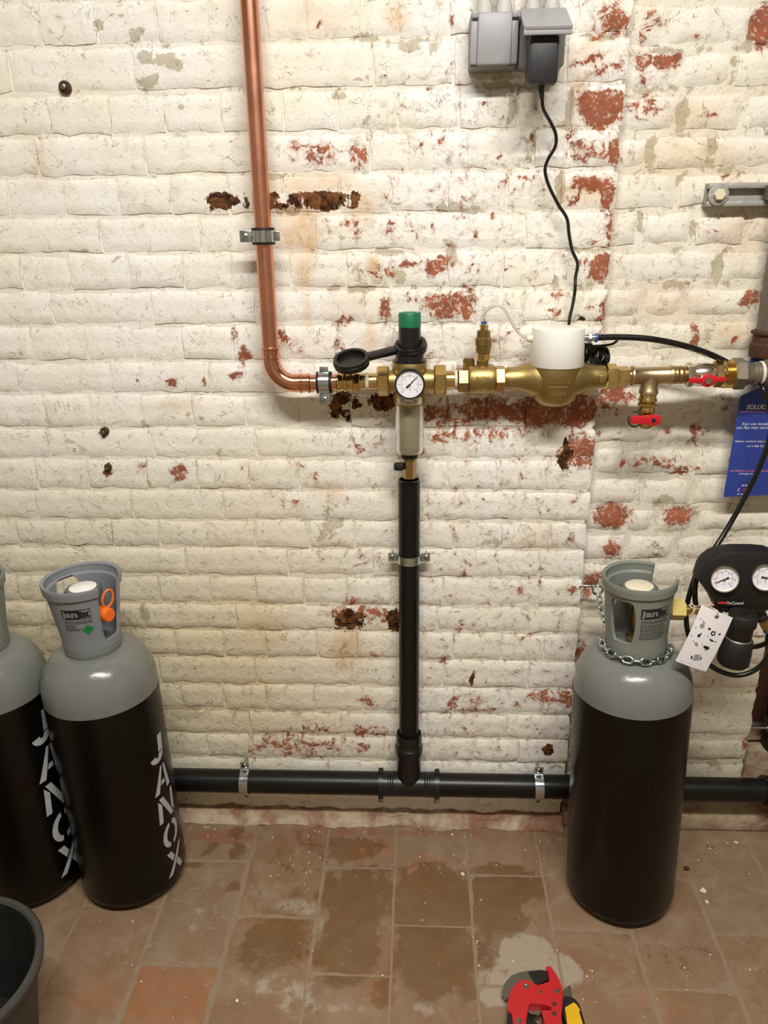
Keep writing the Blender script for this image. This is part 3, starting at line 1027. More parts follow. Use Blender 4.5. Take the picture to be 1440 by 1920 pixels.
def fwear(me):
    n = len(me.vertices)
    co = np.zeros(n * 3)
    me.vertices.foreach_get('co', co)
    co = co.reshape(-1, 3)
    for k, B in FB.items():
        q = ((co[:, 0][:, None] - B[None, :, 0]) / B[None, :, 2]) ** 2 + ((co[:, 1][:, None] - B[None, :, 1]) / B[None, :, 3]) ** 2
        v = (B[None, :, 4] * np.exp(-0.5 * q ** 2)).max(axis=1)
        a = me.attributes.new(k, 'FLOAT', 'POINT')
        a.data.foreach_set('value', v.astype(np.float32))


fl = part('floor', box((0.2, -1.25, -0.0603), (3.6, 3.0, 0.117)), 'grout', None, False)
fl['kind'] = 'structure'


def tile_geo(x0, x1, y0, y1, seed, z=0.0, cell=0.012):
    nx, ny = max(3, int((x1 - x0) / cell)), max(3, int((y1 - y0) / cell))
    rs = random.Random(seed)
    tx, ty, dz = rs.uniform(-.006, .006), rs.uniform(-.004, .004), rs.uniform(-.0008, .0008)
    vs, fs = [], []
    for j in range(ny + 1):
        for i in range(nx + 1):
            x, y = x0 + (x1 - x0) * i / nx, y0 + (y1 - y0) * j / ny
            d = min(x - x0, x1 - x, y - y0, y1 - y)
            zz = z + dz + tx * (x - (x0 + x1) / 2) + ty * (y - (y0 + y1) / 2) - 0.0016 * max(0, 1 - d / 0.006) ** 2 + 0.0006 * fbm(V((x * 20, y * 20, seed)), 3)
            if d < 1e-6:
                x += 0.0014 * fbm(V((x * 30, y * 30, 7)), 3)
                y += 0.0014 * fbm(V((x * 30, y * 30, 17)), 3)
            vs.append((x, y, zz))
    w_ = nx + 1
    for j in range(ny):
        for i in range(nx):
            a = j * w_ + i
            fs.append((a, a + 1, a + w_ + 1, a + w_))
    ring = [i for i in range(w_)] + [j * w_ + nx for j in range(1, ny + 1)] + [ny * w_ + i for i in range(nx - 1, -1, -1)] + [j * w_ for j in range(ny - 1, 0, -1)]
    k = len(vs)
    for r in ring:
        vs.append((vs[r][0], vs[r][1], z - 0.012))
    m = len(ring)
    for i in range(m):
        fs.append((ring[i], k + i, k + (i + 1) % m, ring[(i + 1) % m]))
    return vs, fs


TX = [-1.26, -1.11, -.955, -.803, -.652, -.501, -.350, -.192, -.044, .107, .257, .406, .556, .707, .858, 1.01, 1.16]
PH = {4: -.255, 5: -.376, 6: -.270, 7: -.142, 8: -.280, 9: -.153, 10: -.280, 11: -.15, 12: -.28}
for i in range(len(TX) - 1):
    ph = PH.get(i, -.13 if i % 2 else -.255)
    y = ph
    while y + 0.245 < 0.0:
        y += 0.245
    top = 0.0
    cuts = [0.0]
    while y > -1.0:
        if cuts[-1] - y > 0.04:
            cuts.append(y)
        y -= 0.245
    for a, b in zip(cuts, cuts[1:]):
        o = part('floor_tile', tile_geo(TX[i] + 0.0023, TX[i + 1] - 0.0023, b + 0.0023, a - 0.0023, i * 50 + int(-b * 100)), 'tile', fl)
        fwear(o.data)
        if i == 5 and -.5 < a < -.35:      # one brighter orange tile
            o.data.attributes['orange'].data.foreach_set('value', [0.62] * len(o.data.vertices))

# the rest of the cellar room, out of the picture
for nme, c, s in (('wall_left', (-1.62, -1.25, 1.2), (0.06, 3.0, 2.5)), ('wall_right', (1.98, -1.25, 1.2), (0.06, 3.0, 2.5)),
                  ('wall_front', (0.2, -2.78, 1.2), (3.6, 0.06, 2.5)), ('ceiling', (0.2, -1.25, 2.46), (3.6, 3.2, 0.06)),
                  ('wall_back_left', (-1.46, 0.06, 0.96), (0.33, 0.12, 1.92)), ('wall_back_right', (1.69, 0.10, 0.96), (0.60, 0.20, 1.92)),
                  ('wall_back_upper', (0.2, 0.12, 2.17), (3.6, 0.24, 0.50))):
    o = part(nme, box(c, s), 'plaster', None, False)
    o['kind'] = 'structure'
# ------------------------------------------------------------------ copper pipe
YP = -0.055
SL = 0.019
AXD = V((1, 0, SL)).normalized()


def xa(px):
    return W(px, 709, YP).x


AX0 = V((0, YP, 0.9944))


def axp(px):
    x = xa(px)
    return V((x, YP, 0.9944 + SL * x))


PM = 0.0009   # metres per photo pixel at the pipe


def pipe_lathe(prof, seg=32):
    return lathe([(xa(p), r * PM) for p, r in prof], AX0, AXD, seg)


def pipe_hex(p0, p1, r, phase=0.0):
    return hexbar(xa(p0), xa(p1), r * PM, AX0, AXD, phase)


XC = -0.2545
zc = axp(545).z
RC = 0.0140
cp = thing('copper_pipe', (XC, YP, zc), 'bright copper water pipe coming down the brick wall and turning right at an elbow', 'pipe')
part('pipe_tube', sweep([(XC - 0.001, YP, 2.30), (XC, YP, zc + 0.06)], RC, 32), 'copper', cp)
BRAD = 0.040
arc = [V((XC + BRAD - BRAD * cos(t), YP, zc + BRAD - BRAD * sin(t))) for t in np.linspace(0, pi / 2, 18)]
el = part('elbow', sweep([V((XC, YP, zc + 0.062))] + arc + [V((XC + 0.066, YP, zc + 0.0005))], RC + 0.0014, 32), 'copper_new', cp)
for z0 in (zc + 0.060, zc + 0.045):
    part('press_bead', lathe([(-.003, RC + .001), (-.0015, RC + .003), (.0015, RC + .003), (.003, RC + .001)], (XC, YP, z0), Z, 32), 'copper_new', el)
for x0 in (XC + 0.050, XC + 0.064):
    part('press_bead', lathe([(-.003, RC + .001), (-.0015, RC + .003), (.0015, RC + .003), (.003, RC + .001)], (x0, YP, zc), X, 32), 'copper_new', el)
part('pipe_tube', sweep([(XC + 0.06, YP, zc), axp(632)], RC, 32), 'copper_new', cp)


def ring_clamp(c, ax, ear, r, label, long_ear=0.020, wall=0.0):
    """rubber lined pipe clamp: lining, band, two ears with screws, stud into the wall"""
    c, ax, ear = V(c), V(ax).normalized(), V(ear).normalized()
    t = thing('pipe_clamp', (c.x, wall, c.z), label, 'clamp', 'rubber lined clamps on the copper pipe')
    part('rubber_lining', lathe([(-.013, r + .0002), (-.013, r + .0045), (-.010, r + .005), (-.0092, r + .004), (.0092, r + .004), (.010, r + .005), (.013, r + .0045), (.013, r + .0002)], c, ax, 36, False, 0, True), 'black_rubber', t)
    part('band', lathe([(-.009, r + .0038), (-.009, r + .0056), (.009, r + .0056), (.009, r + .0038)], c, ax, 36, False, 0, True), 'zinc', t)
    R = Matrix((ear, OUT, ear.cross(OUT))).transposed()
    e1 = part('ear', box(c + ear * (r + .004 + long_ear / 2) + OUT * 0.004, (long_ear, 0.003, 0.018), 0.0008, R), 'zinc', t)
    part('screw', join(lathe([(0, .0052), (.002, .0052), (.0032, .0035), (.0032, .0)], c + ear * (r + .004 + long_ear * .55) + OUT * .0054, OUT, 16)), 'zinc', e1)
    part('screw_slot', box(c + ear * (r + .004 + long_ear * .55) + OUT * .0088, (.0058, .0008, .0011), 0, R), 'ink', e1)
    e2 = part('ear', box(c - ear * (r + .0085) + OUT * 0.002, (0.010, 0.003, 0.015), 0.0008, R), 'zinc', t)
    part('stud', lathe([(0, .004), (abs(c.y - wall) - r - .003, .004)], c - OUT * (r + .004), -OUT, 12), 'zinc', t)
    part('nut', hexbar(0, .008, .0085, c - OUT * (r + .005), -OUT), 'zinc', t)
    return t


ring_clamp((XC - 0.0005, YP, W(488, 443, YP).z), Z, -X, RC, 'rubber lined steel clamp halfway up the vertical copper pipe')
ring_clamp(axp(608), AXD, -Z, RC, 'rubber lined steel clamp on the copper pipe right after the elbow')

# ------------------------------------------------------------------ filter with pressure gauge
XF = xa(768)
ZF = axp(768).z
fb = V((XF, YP, ZF))
wf = thing('water_filter', (XF, YP, W(770, 900, YP - .02).z), 'brass water filter with round pressure gauge, clear bowl and green topped black cap', 'water filter')
part('inlet_adapter', join(pipe_lathe([(629, 15), (631, 15.5), (633, 18.5), (637, 18.5), (639, 17), (643, 17), (645, 19), (650, 19), (652, 16.5), (656, 16.5), (657, 18.5), (661, 18.5), (663, 16), (706, 15.5)]),
                           pipe_hex(664, 676, 19)), 'brass', wf)
part('thread_tape', pipe_lathe([(685, 15.6), (686, 17.2), (691, 17.2), (692, 15.6)]), 'white_tape', wf)
for a, b in ((707, 730), (813.5, 836.5)):
    part('union_nut', pipe_hex(a, b, 29, pi / 6), 'brass', wf)
part('arm', pipe_lathe([(728, 20), (742, 22), (795, 22), (804, 21), (814, 20)]), 'brass_cast', wf)
part('outlet_tail', pipe_lathe([(836, 17.5), (851, 17.5), (851.2, 16), (858, 16)]), 'brass', wf)
part('thread_tape', pipe_lathe([(852, 16.2), (853, 18), (857, 18), (858, 16.2)]), 'white_tape', wf)


def zf(py, Y=YP - .028):
    return W(768, py, Y).z


bodyp = [(zf(764), .0262), (zf(760), .0272), (zf(745), .0272), (zf(738), .0262), (zf(715), .0262), (zf(708), .0285), (zf(704), .0298), (zf(684), .0298), (zf(682), .029)]
part('body', lathe([(s - ZF, r) for s, r in bodyp], fb, Z, 48), 'brass_cast', wf)
part('gauge_socket', lathe([(0, .012), (.040, .012)], fb + V((0, 0, zf(721, YP - .05) - ZF)), OUT, 24), 'brass', wf)
part('spindle_housing', lathe([(zf(684) - ZF, .0295), (zf(680) - ZF, .0295), (zf(677) - ZF, .0245), (zf(660, YP - .02) - ZF, .0235), (zf(659, YP - .02) - ZF, .0187), (zf(615, YP - .018) - ZF, .0187)], fb, Z, 48), 'black_plastic', wf)
part('cap', lathe([(zf(615, YP - .018) - ZF, .0190), (zf(590, YP - .018) - ZF, .0186), (zf(588, YP - .018) - ZF, .0176), (zf(588, YP - .018) - ZF, .0120), (zf(589, YP - .018) - ZF, .0115)], fb, Z, 40), 'green', wf, label='green turning cap')
# clear bowl with strainer
bz = lambda py: zf(py) - ZF
part('bowl', lathe([(bz(764), .0262), (bz(768), .0256), (bz(850), .0246), (bz(856), .022), (bz(858), .012), (bz(856), .0115), (bz(852), .0215), (bz(846), .0226), (bz(770), .0236)], fb, Z, 48, False), 'bowl', wf, label='cloudy clear plastic bowl')
part('strainer', lathe([(bz(768), .0226), (bz(842), .0216), (bz(846), .020)], fb, Z, 40), 'mesh_filter', wf)
part('strainer_base', lathe([(bz(845), .0235), (bz(851), .0235), (bz(853), .017), (bz(866), .015)], fb, Z, 40), 'black_matte', wf)
dv = part('drain_valve', join(lathe([(bz(858), .0118), (bz(864), .0130), (bz(868), .0110), (bz(871), .0105)], fb, Z, 32), hexbar(bz(905), bz(870), .0125, fb, Z, pi / 6, .05)), 'brass_dark', wf)
lv = V((XF - .019, YP - .006, zf(876, YP - .01)))
part('drain_lever', box(lv, (.018, .011, .015), .004), 'black_matte', dv)
# name plate following the body
nm = []
pl, plf = [], []
for k in range(15):
    a = radians(-50 + 100 * k / 14)
    for py in (760, 747):
        pl.append(fb + V((.0276 * sin(a), -.0276 * cos(a), zf(py) - ZF)))
plf = [(2 * k, 2 * k + 2, 2 * k + 3, 2 * k + 1) for k in range(14)]
npl = part('name_plate', (pl, plf), 'ivory', wf)
for x0, x1, dz in ((-.017, -.008, 751), (-.017, -.009, 754.5), (-.006, .002, 756), (.007, .014, 752), (.004, .008, 756), (.009, .015, 756)):
    part('print_line', wrap([(x0, 0), (x1, 0), (x1, .0011), (x0, .0011)], [(0, 1, 2, 3)], lambda x, y, dz=dz: fb + V((.0279 * sin(x / .0279), -.0279 * cos(x / .0279), zf(dz) - ZF + y)), .004), 'ink', npl)


def gauge(parent, c, nrm, r, rim_mat, needle_deg, marks, depth=.018, rim=.0028, txt=None, red=False):
    """round dial gauge: case, dial, printed scale, numerals, needle"""
    nrm = V(nrm).normalized()
    u = V((0, 0, 1)).cross(nrm).normalized()
    v = nrm.cross(u).normalized()
    if u.x < 0:
        u = -u
        v = nrm.cross(u)
        v = -v if v.z < 0 else v
    c = V(c)
    g = part('gauge', lathe([(-depth, r * .86), (-depth * .9, r), (-.002, r), (0, r - .0006), (0, r - rim), (-.003, r - rim - .0002), (-.003, .0)], c, nrm, 48, False), rim_mat, parent)
    d = r - rim
    fr = (c - nrm * .0029, u, v)
    part('dial', flat(ngon(0, 0, d), fr, .0002), 'dial', g)
    ticks = []
    for k in range(25):
        a = radians(225 - 270 * k / 24)
        r0 = d * (.80 if k % 4 else .72)
        p, q = V((cos(a), sin(a), 0)), V((-sin(a), cos(a), 0))
        w_ = d * (.010 if k % 4 else .02)
        poly = [p * r0 - q * w_, p * d * .88 - q * w_, p * d * .88 + q * w_, p * r0 + q * w_]
        ticks.append(flat([(z.x, z.y) for z in poly], fr, .0004))
    part('scale', join(*ticks), 'ink', g)
    ring = []
    for k in range(30):
        a0, a1 = radians(225 - 270 * k / 30), radians(225 - 270 * (k + 1) / 30)
        ro, ri = d * .665, d * .635
        ring.append(flat([(ri * cos(a0), ri * sin(a0)), (ro * cos(a0), ro * sin(a0)), (ro * cos(a1), ro * sin(a1)), (ri * cos(a1), ri * sin(a1))], fr, .0004))
    part('red_scale', join(*ring), 'ink_red', g)
    nums = []
    for k, s in enumerate(marks):
        a = radians(225 - 270 * k / (len(marks) - 1))
        nums.append(text(s, (c - nrm * .0029 + u * (cos(a) * d * .52) + v * (sin(a) * d * .52 - d * .05), u, v), d * .17, 'CENTER', lift=.0004))
    for s, dy, sz in (txt or (('bar', -.28, .13), ('psi', -.44, .13))):
        nums.append(text(s, (c - nrm * .0029 + v * (d * dy), u, v), d * sz, 'CENTER', lift=.0004))
    part('numerals', join(*nums), 'ink', g)
    a = radians(needle_deg)
    p, q = V((cos(a), sin(a), 0)), V((-sin(a), cos(a), 0))
    pol = [p * -d * .34 - q * d * .085, p * -d * .1 - q * d * .05, p * d * .82 - q * d * .010, p * d * .82 + q * d * .010, p * -d * .1 + q * d * .05, p * -d * .34 + q * d * .085]
    part('needle', prism([(z.x, z.y) for z in pol], (c - nrm * .0020, u, v), .0006), 'ink', g)
    part('hub', lathe([(-.0024, d * .085), (-.0006, d * .085), (-.0002, d * .05)], c, nrm, 16), 'steel', g)
    return g


gauge(wf, W(768.5, 721, -.112), (0.02, -1, .05), .0252, 'black_plastic', 45, ['0', '1', '2', '3', '4', '5', '6'])

# ring spanner hung over the spindle
ca, cb = W(770, 650, YP), W(659, 677, YP - .022)
du = (cb - ca).normalized()
dn = (V((0.02, -.38, 1)) - du * V((0.02, -.38, 1)).dot(du)).normalized()
dvv = dn.cross(du).normalized()


def flat_ring(c, ri, ro, h, corners=12, seg=36):
    prof = [(-h / 2, ri), (-h / 2, ro), (-h / 6, ro), (-h / 8, ro * 1.05), (h / 8, ro * 1.05), (h / 6, ro), (h / 2, ro), (h / 2, ri)]
    return lathe(prof, c, dn, seg, False, 0, True)


wr = thing('filter_spanner', ca, 'black plastic double ring spanner hung around the filter cap', 'spanner')
part('ring', flat_ring(ca, .0215, .0270, .014), 'black_plastic', wr)
part('ring', flat_ring(cb, .0245, .0300, .014), 'black_plastic', wr)
part('web', lathe([(-.002, .0245), (.0015, .0245)], cb - dn * .003, dn, 36), 'black_plastic', wr)
R = Matrix((du, dvv, dn)).transposed()
part('handle', box(ca + du * ((cb - ca).length / 2), ((cb - ca).length - .050, .014, .010), .002, R), 'black_plastic', wr)
part('handle_rib', box(ca + du * ((cb - ca).length / 2) + dn * .003, ((cb - ca).length - .050, .018, .003), .001, R), 'black_plastic', wr)

# ------------------------------------------------------------------ brass check valve with air vent
cv = thing('check_valve', axp(903), 'brass valve body with upright stepped vent fitting between filter and water meter', 'valve')
part('hex_end', pipe_hex(858, 879, 24, 0.1), 'brass_dark', cv)
part('body', pipe_lathe([(877, 20), (879, 26), (883, 28), (921, 28), (926, 26), (928, 22)]), 'brass_cast', cv)
part('hex_end', pipe_hex(927.5, 947, 25, 0.1), 'brass', cv)
part('neck', pipe_lathe([(946, 20), (951, 20), (953, 22)]), 'brass_dark', cv)
pc = axp(878)
zq = lambda py, Y=YP: W(903, py, Y).z
part('port_plug', join(lathe([(0.010, .0098), (zq(674) - pc.z, .0098)], pc, Z, 20), lathe([(zq(675) - pc.z, .0088), (zq(671) - pc.z, .0088)], pc, Z, 20)), 'brass_dark', cv)
vc = V((xa(904), YP, 0))
ve = part('vent', join(lathe([(zq(690), .010), (zq(676), .010)], vc, Z, 24), lathe([(zq(661), .0125), (zq(660), .0128), (zq(648), .0128), (zq(647), .0142), (zq(634), .0142), (zq(632), .0118), (zq(620), .0116), (zq(619), .008)], vc, Z, 32)), 'brass_dark', cv)
part('hex', hexbar(zq(676), zq(661), .0118, vc, Z, .2), 'brass', ve)
part('hex', hexbar(zq(619.5), zq(609), .0078, vc, Z, .2), 'brass', ve)
part('nipple', lathe([(zq(610), .0045), (zq(606), .0045), (zq(604), .0026), (zq(598), .0026)], vc, Z, 16), 'nickel', ve)
part('collar', lathe([(zq(607), .0052), (zq(603), .0052)], vc, Z, 16), 'blue', ve)
vb = axp(903)
part('lettering', join(text('ROMA', (vb + OUT * .0256 + V((-.0115, 0, .004)), X, Z), .0085, fit=.022), flat([(-.010, -.0125), (.002, -.0125), (.002, -.0105), (.008, -.0135), (.002, -.0165), (.002, -.0145), (-.010, -.0145)], (vb + OUT * .0256, X, Z))), 'brass', cv)

ct = smooth_path([W(904, 603, YP), W(905, 594, YP), W(911, 584, YP - .004), W(922, 575, YP - .008), W(934, 573, YP - .01), W(946, 580, YP - .01), W(956, 598, YP - .008), W(965, 614, YP - .005), W(976, 627, YP - .002), W(990, 633, YP)], 6)
solo('clear_hose', sweep(ct, .0026, 12), 'clear', 'thin clear plastic hose arching from the brass vent to the white cover', 'hose')

# ------------------------------------------------------------------ water meter with white cover
XM = xa(1041)
mb = V((XM, YP, axp(1041).z))
zm_ = lambda py, Y=YP - .045: W(1041, py, Y).z - mb.z
wm = thing('water_meter', (XM, YP, W(1041, 763, YP - .02).z), 'brass water meter body with white cylindrical cover, embossed with year 2024', 'water meter')
part('body', join(lathe([(zm_(764, YP - .02), .001), (zm_(763.5, YP - .02), .018), (zm_(762, YP - .025), .026), (zm_(756, YP - .035), .0345), (zm_(746, YP - .04), .0395), (zm_(732), .0425), (zm_(715), .0440), (zm_(700), .0442), (zm_(694), .0436), (zm_(692), .040)], mb, Z, 56),
                  pipe_lathe([(951, 21.5), (956, 21.5), (970, 22.5), (985, 27), (996, 33), (1010, 38), (1041, 40), (1072, 38), (1086, 33), (1097, 27), (1112, 23), (1130, 21), (1134, 19)], 40)), 'brass_cast', wm)
zt_, zb_ = zm_(621), zm_(693)
part('cover', lathe([(zb_, .0455), (zb_ + .001, .0462), (zt_ - .002, .0432), (zt_ + .0002, .0424), (zt_ + .0008, .040), (zt_ + .0006, .001)], mb, Z, 64), 'white_plastic', wm, label='white plastic cover')
part('cover_spout', lathe([(0, .006), (.006, .006), (.010, .0045)], mb + V((-.0425, -.004, zm_(634, YP))), -X, 16), 'ivory', wm)
fr = (mb + OUT * .0450, X, Z)
eg = [text('CC770S', (mb + OUT * .0450 + Z * zm_(718.5) - X * .0165 , X, Z), .0095, fit=.033, bold=.0002),
      flat([(-.016, zm_(727)), (.008, zm_(727)), (.008, zm_(728.5)), (.016, zm_(725.5)), (.008, zm_(722.5)), (.008, zm_(724)), (-.016, zm_(723))], (mb + OUT * .0449, X, Z)),
      text('2024', (mb + OUT * .0442 - X * .0115 + Z * zm_(741.5), X, Z), .0095, fit=.023, bold=.0002)]
part('lettering', join(*eg), 'brass', wm)
part('square_boss', box(axp(1125) + OUT * .019, (.012, .006, .014), .001), 'brass_cast', wm)
part('union_nut', pipe_hex(1134.5, 1156, 24, .25), 'brass', wm)
cn = part('push_fitting', join(lathe([(0, .0055), (.018, .0055)], mb + V((.043, -.004, zm_(633, YP))), X, 16), hexbar(.006, .012, .0085, mb + V((.043, -.004, zm_(633, YP))), X)), 'zinc', wm)
part('collar', lathe([(.018, .0075), (.0215, .0075)], mb + V((.043, -.004, zm_(633, YP))), X, 16), 'blue', cn)
part('cable_plug', box(W(1100, 649, YP + .012), (.018, .012, .011), .002), 'black_plastic', wm)

# bundled spare cable behind the cover
lps = []
for k in range(7):
    o_ = V((XM + .058 + .004 * k, YP + .022 + .002 * (k % 2), mb.z + zm_(668, YP + .02)))
    lps.append(sweep([o_ + V((.014 * cos(t) * .8 + .010 * sin(t) * .2, .004 * sin(3 * t + k), .015 * sin(t) - .004 * cos(t))) for t in np.linspace(0, 2 * pi, 20)[:-1]], .0022, 8, False, True))
lps.append(sweep(smooth_path([W(1108, 649, YP + .012), W(1130, 648, YP + .01), W(1148, 645, YP + .008), W(1158, 637, YP + .004), W(1152, 632, YP)], 5), .0022, 8))
solo('cable_bundle', join(*lps), 'black_plastic', 'coil of thin black cable tucked behind the white meter cover', 'cable')

hs = smooth_path([V((XM + .058, YP - .004, mb.z + zm_(633, YP))), W(1160, 632, YP), W(1215, 635, YP), W(1270, 645, YP), W(1320, 660, YP + .002), W(1358, 677, YP + .004), W(1378, 690, YP + .012), W(1390, 705, YP + .03)], 8)
solo('air_hose', sweep(hs, .0052, 14), 'hose', 'short black hose sloping from the white meter cover down to the galvanised union', 'hose')

# ------------------------------------------------------------------ tee with drain cock
te = thing('brass_tee', axp(1222), 'bronze tee fitting with the branch pointing down between meter and red handled valve', 'pipe fitting')
part('hex_nipple', join(pipe_hex(1156, 1178, 18.5, .25), pipe_lathe([(1156, 15), (1188, 15)])), 'brass', te)
part('run', pipe_lathe([(1181, 15.5), (1183, 18.5), (1186, 19), (1189, 17), (1191, 16), (1252, 16), (1254, 17.5), (1257, 18.5), (1260, 18), (1261, 15)]), 'gunmetal', te)
tb = axp(1219)
zt2 = lambda py, Y=YP - .012: W(1219, py, Y).z - tb.z
part('branch', lathe([(0, .0146), (zt2(731), .0146), (zt2(733), .0160), (zt2(739), .0164), (zt2(741), .0150)], tb, Z, 32), 'gunmetal', te)
part('nipple', pipe_lathe([(1258, 15.5), (1284, 15.5)]), 'brass_dark', te)
part('nipple_ring', pipe_lathe([(1262, 15.5), (1264, 17), (1268, 17), (1270, 15.5), (1273, 17), (1277, 17), (1279, 15.5)]), 'brass_dark', te)
dc = thing('drain_cock', tb + Z * zt2(804), 'small brass drain cock with red lever hanging under the tee', 'valve')
part('body', join(lathe([(zt2(741), .0140), (zt2(748), .0140), (zt2(750), .0155), (zt2(754), .0155), (zt2(756), .0125), (zt2(758), .0160), (zt2(762), .0160), (zt2(764), .012)], tb, Z, 32),
                  lathe([(zt2(764), .0120), (zt2(768), .0135), (zt2(776), .0138), (zt2(784), .0115), (zt2(793), .0115), (zt2(795), .0148), (zt2(801), .0148), (zt2(804), .0125)], tb, Z, 28)), 'brass', dc)
lc = V((W(1224, 787, YP - .025).x, YP - .022, W(1224, 787, YP - .025).z))
lev = prism([(-.038, -.0055), (-.008, -.0075), (.004, -.010), (.012, -.006), (.0125, .006), (.004, .0095), (-.008, .0075), (-.026, .007), (-.038, .0065)], (lc, X, Z), .008, .0012)
lv_ = part('lever', lev, 'red', dc, label='red lever')
part('lever_screw', lathe([(0, .0036), (.0012, .0036), (.0012, .002)], lc + OUT * .008, OUT, 14), 'ink', lv_)
part('strap', sweep([W(1190, 786, YP - .01) + V((.011 * cos(t), .004 * sin(t), .0125 * sin(t))) for t in np.linspace(0, 2 * pi, 28)[:-1]], .0013, 8, False, True), 'black_plastic', dc)

# ------------------------------------------------------------------ ball valve with red butterfly handle
bv = thing('ball_valve', axp(1322), 'nickel plated ball valve with red butterfly handle on the horizontal line', 'valve')
part('hex_end', pipe_hex(1284.5, 1298, 23, .2), 'nickel', bv)
part('body', pipe_lathe([(1296, 17), (1298, 19), (1310, 21.5), (1322, 22), (1334, 20), (1338, 17)]), 'nickel', bv)
part('hex_end', pipe_hex(1336, 1352, 25, .2), 'brass_dark', bv)
hc = W(1324, 712, YP - .035)
part('stem', lathe([(0, .005), (.022, .005)], hc - OUT * .022, OUT, 16), 'brass', bv)
hnd = part('handle', join(lathe([(0, .0100), (.004, .0112), (.008, .0110), (.009, .009)], hc, OUT, 28),
                          prism(rrect(-.0295, -.0045, -.006, .004, .0018), (hc, X, Z), .006, .001), prism(rrect(.006, -.003, .0300, .0055, .0018), (hc, X, Z), .006, .001)), 'red', bv, label='red butterfly handle')
part('handle_nut', hexbar(.0, .012, .0058, hc, OUT), 'zinc', hnd)

# ------------------------------------------------------------------ galvanised union and grey pipes on the right
gu = thing('galvanised_union', axp(1385), 'dull galvanised pipe union with brass thread at the right edge', 'pipe fitting')
thr = [(1350, 23)]
for k in range(6):
    thr += [(1353 + k * 3, 24.5), (1354.5 + k * 3, 26.5)]
thr += [(1373, 24)]
part('brass_thread', pipe_lathe(thr), 'brass', gu)
part('hex_nut', join(pipe_hex(1371, 1394, 30, .15), pipe_lathe([(1392, 26), (1400, 21), (1412, 19)])), 'galv', gu)
part('tail', pipe_lathe([(1398, 20), (1412, 19.5), (1414, 21.5), (1421, 21.5), (1428, 20), (1530, 20)]), 'galv', gu)
part('thread_tape', pipe_lathe([(1421, 21), (1422.5, 22.5), (1426, 22.5), (1427.5, 21)]), 'white_tape', gu)
part('tee_body', pipe_lathe([(1430, 22), (1432, 25), (1442, 25), (1444, 23), (1520, 23)]), 'galv', gu)
gx = W(1430, 545, -.01).x + .024
gp = thing('iron_riser', (gx, -.01, W(1440, 660, -.01).z), 'grey painted iron pipe rising along the right edge of the photo', 'pipe')
part('pipe_tube', sweep([(gx, -.01, W(1440, 640, -.01).z), (gx, -.01, 2.30)], .0235, 28), 'greypipe', gp)
part('socket', lathe([(-.034, .028), (-.030, .030), (-.012, .030), (-.009, .0265), (.004, .0265), (.006, .031), (.010, .031), (.012, .0265)], (gx, -.01, W(1440, 632, -.01).z), Z, 28), 'nailrust', gp)
# slotted mounting rail with bolt
ra, rb = W(1322, 366, YR - .012), W(1500, 370, YR - .012)
rz, rh = ra.z, .0165
rl = thing('mounting_rail', (ra.x, YR, ra.z - rh), 'short grey slotted mounting rail with painted bolt, fixed to the wall at upper right', 'rail')
xm = (ra.x + rb.x) / 2
lx = rb.x - ra.x
part('rail', join(box((xm, YR - .006, rz), (lx, .012, .036), .001), box((xm, YR - .017, rz + .0135), (lx, .018, .009), .002), box((xm, YR - .017, rz - .0135), (lx, .018, .009), .002)), 'railpaint', rl)
bo = W(1347, 367, YR - .028)
part('washer', lathe([(0, .0165), (.003, .0165), (.0035, .015), (.0035, .009)], (bo.x, YR - .026, rz), OUT, 28), 'railpaint', rl)
part('bolt', join(hexbar(0, .008, .0092, (bo.x, YR - .029, rz), OUT)), 'ivory', rl)
part('hanger', box((rb.x - .045, YR - .03, rz + .002), (.04, .02, .024), .003), 'greypipe', rl)

# ------------------------------------------------------------------ blue hanging tag
TY = -0.012
tg = thing('hanging_tag', W(1400, 930, TY), 'tall blue card tag with white print hanging behind the union at the right edge', 'tag')


def tp(px, py, Y=TY):
    p = W(px, py, Y)
    return (p.x, p.z)


outl = [tp(1357, 928), tp(1358, 932)] + [tp(1520, 924), tp(1512, 750), tp(1472, 726)]
cc, rr_ = tp(1450, 694), mpp(1450, 694, TY) * 51
outl += [(cc[0] + rr_ * cos(a), cc[1] + rr_ * sin(a)) for a in np.linspace(radians(-30), radians(210), 22)]
outl += [tp(1425, 726), tp(1388, 743)]
part('card', prism(outl, ((0, TY + .0004, 0), X, Z), .0008), 'bluecard', tg)


def tag_line(s, px, py, h, fit_px, mat, shear=.2, bold=.0):
    o_ = W(px, py, TY)
    sc = mpp(px, py, TY)
    part('lettering', text(s, (V((o_.x, TY - .0005, o_.z)), X, Z), h * sc * 1.38, shear=shear, fit=fit_px * sc, bold=bold), mat, tg)


tag_line('SOLUC', 1399, 767, 9, 36, 'ink_white', .1, .0004)
def tag_scribble(px, py, h, w_px, mat, n):
    o_ = W(px, py, TY)
    sc = mpp(px, py, TY)
    rs = random.Random(int(px + py))
    x, gs = 0.0, []
    while x < w_px:
        k = rs.uniform(1.2, 2.2)
        hh = h * rs.uniform(.6, 1.0)
        gs.append(flat([(x * sc, 0), ((x + k) * sc, 0), ((x + k) * sc, hh * sc), (x * sc, hh * sc)], (V((o_.x, TY - .0005, o_.z)), X, Z)))
        x += k + rs.choice((.5, .5, .5, 1.6))
    part('print_line', join(*gs), mat, tg)


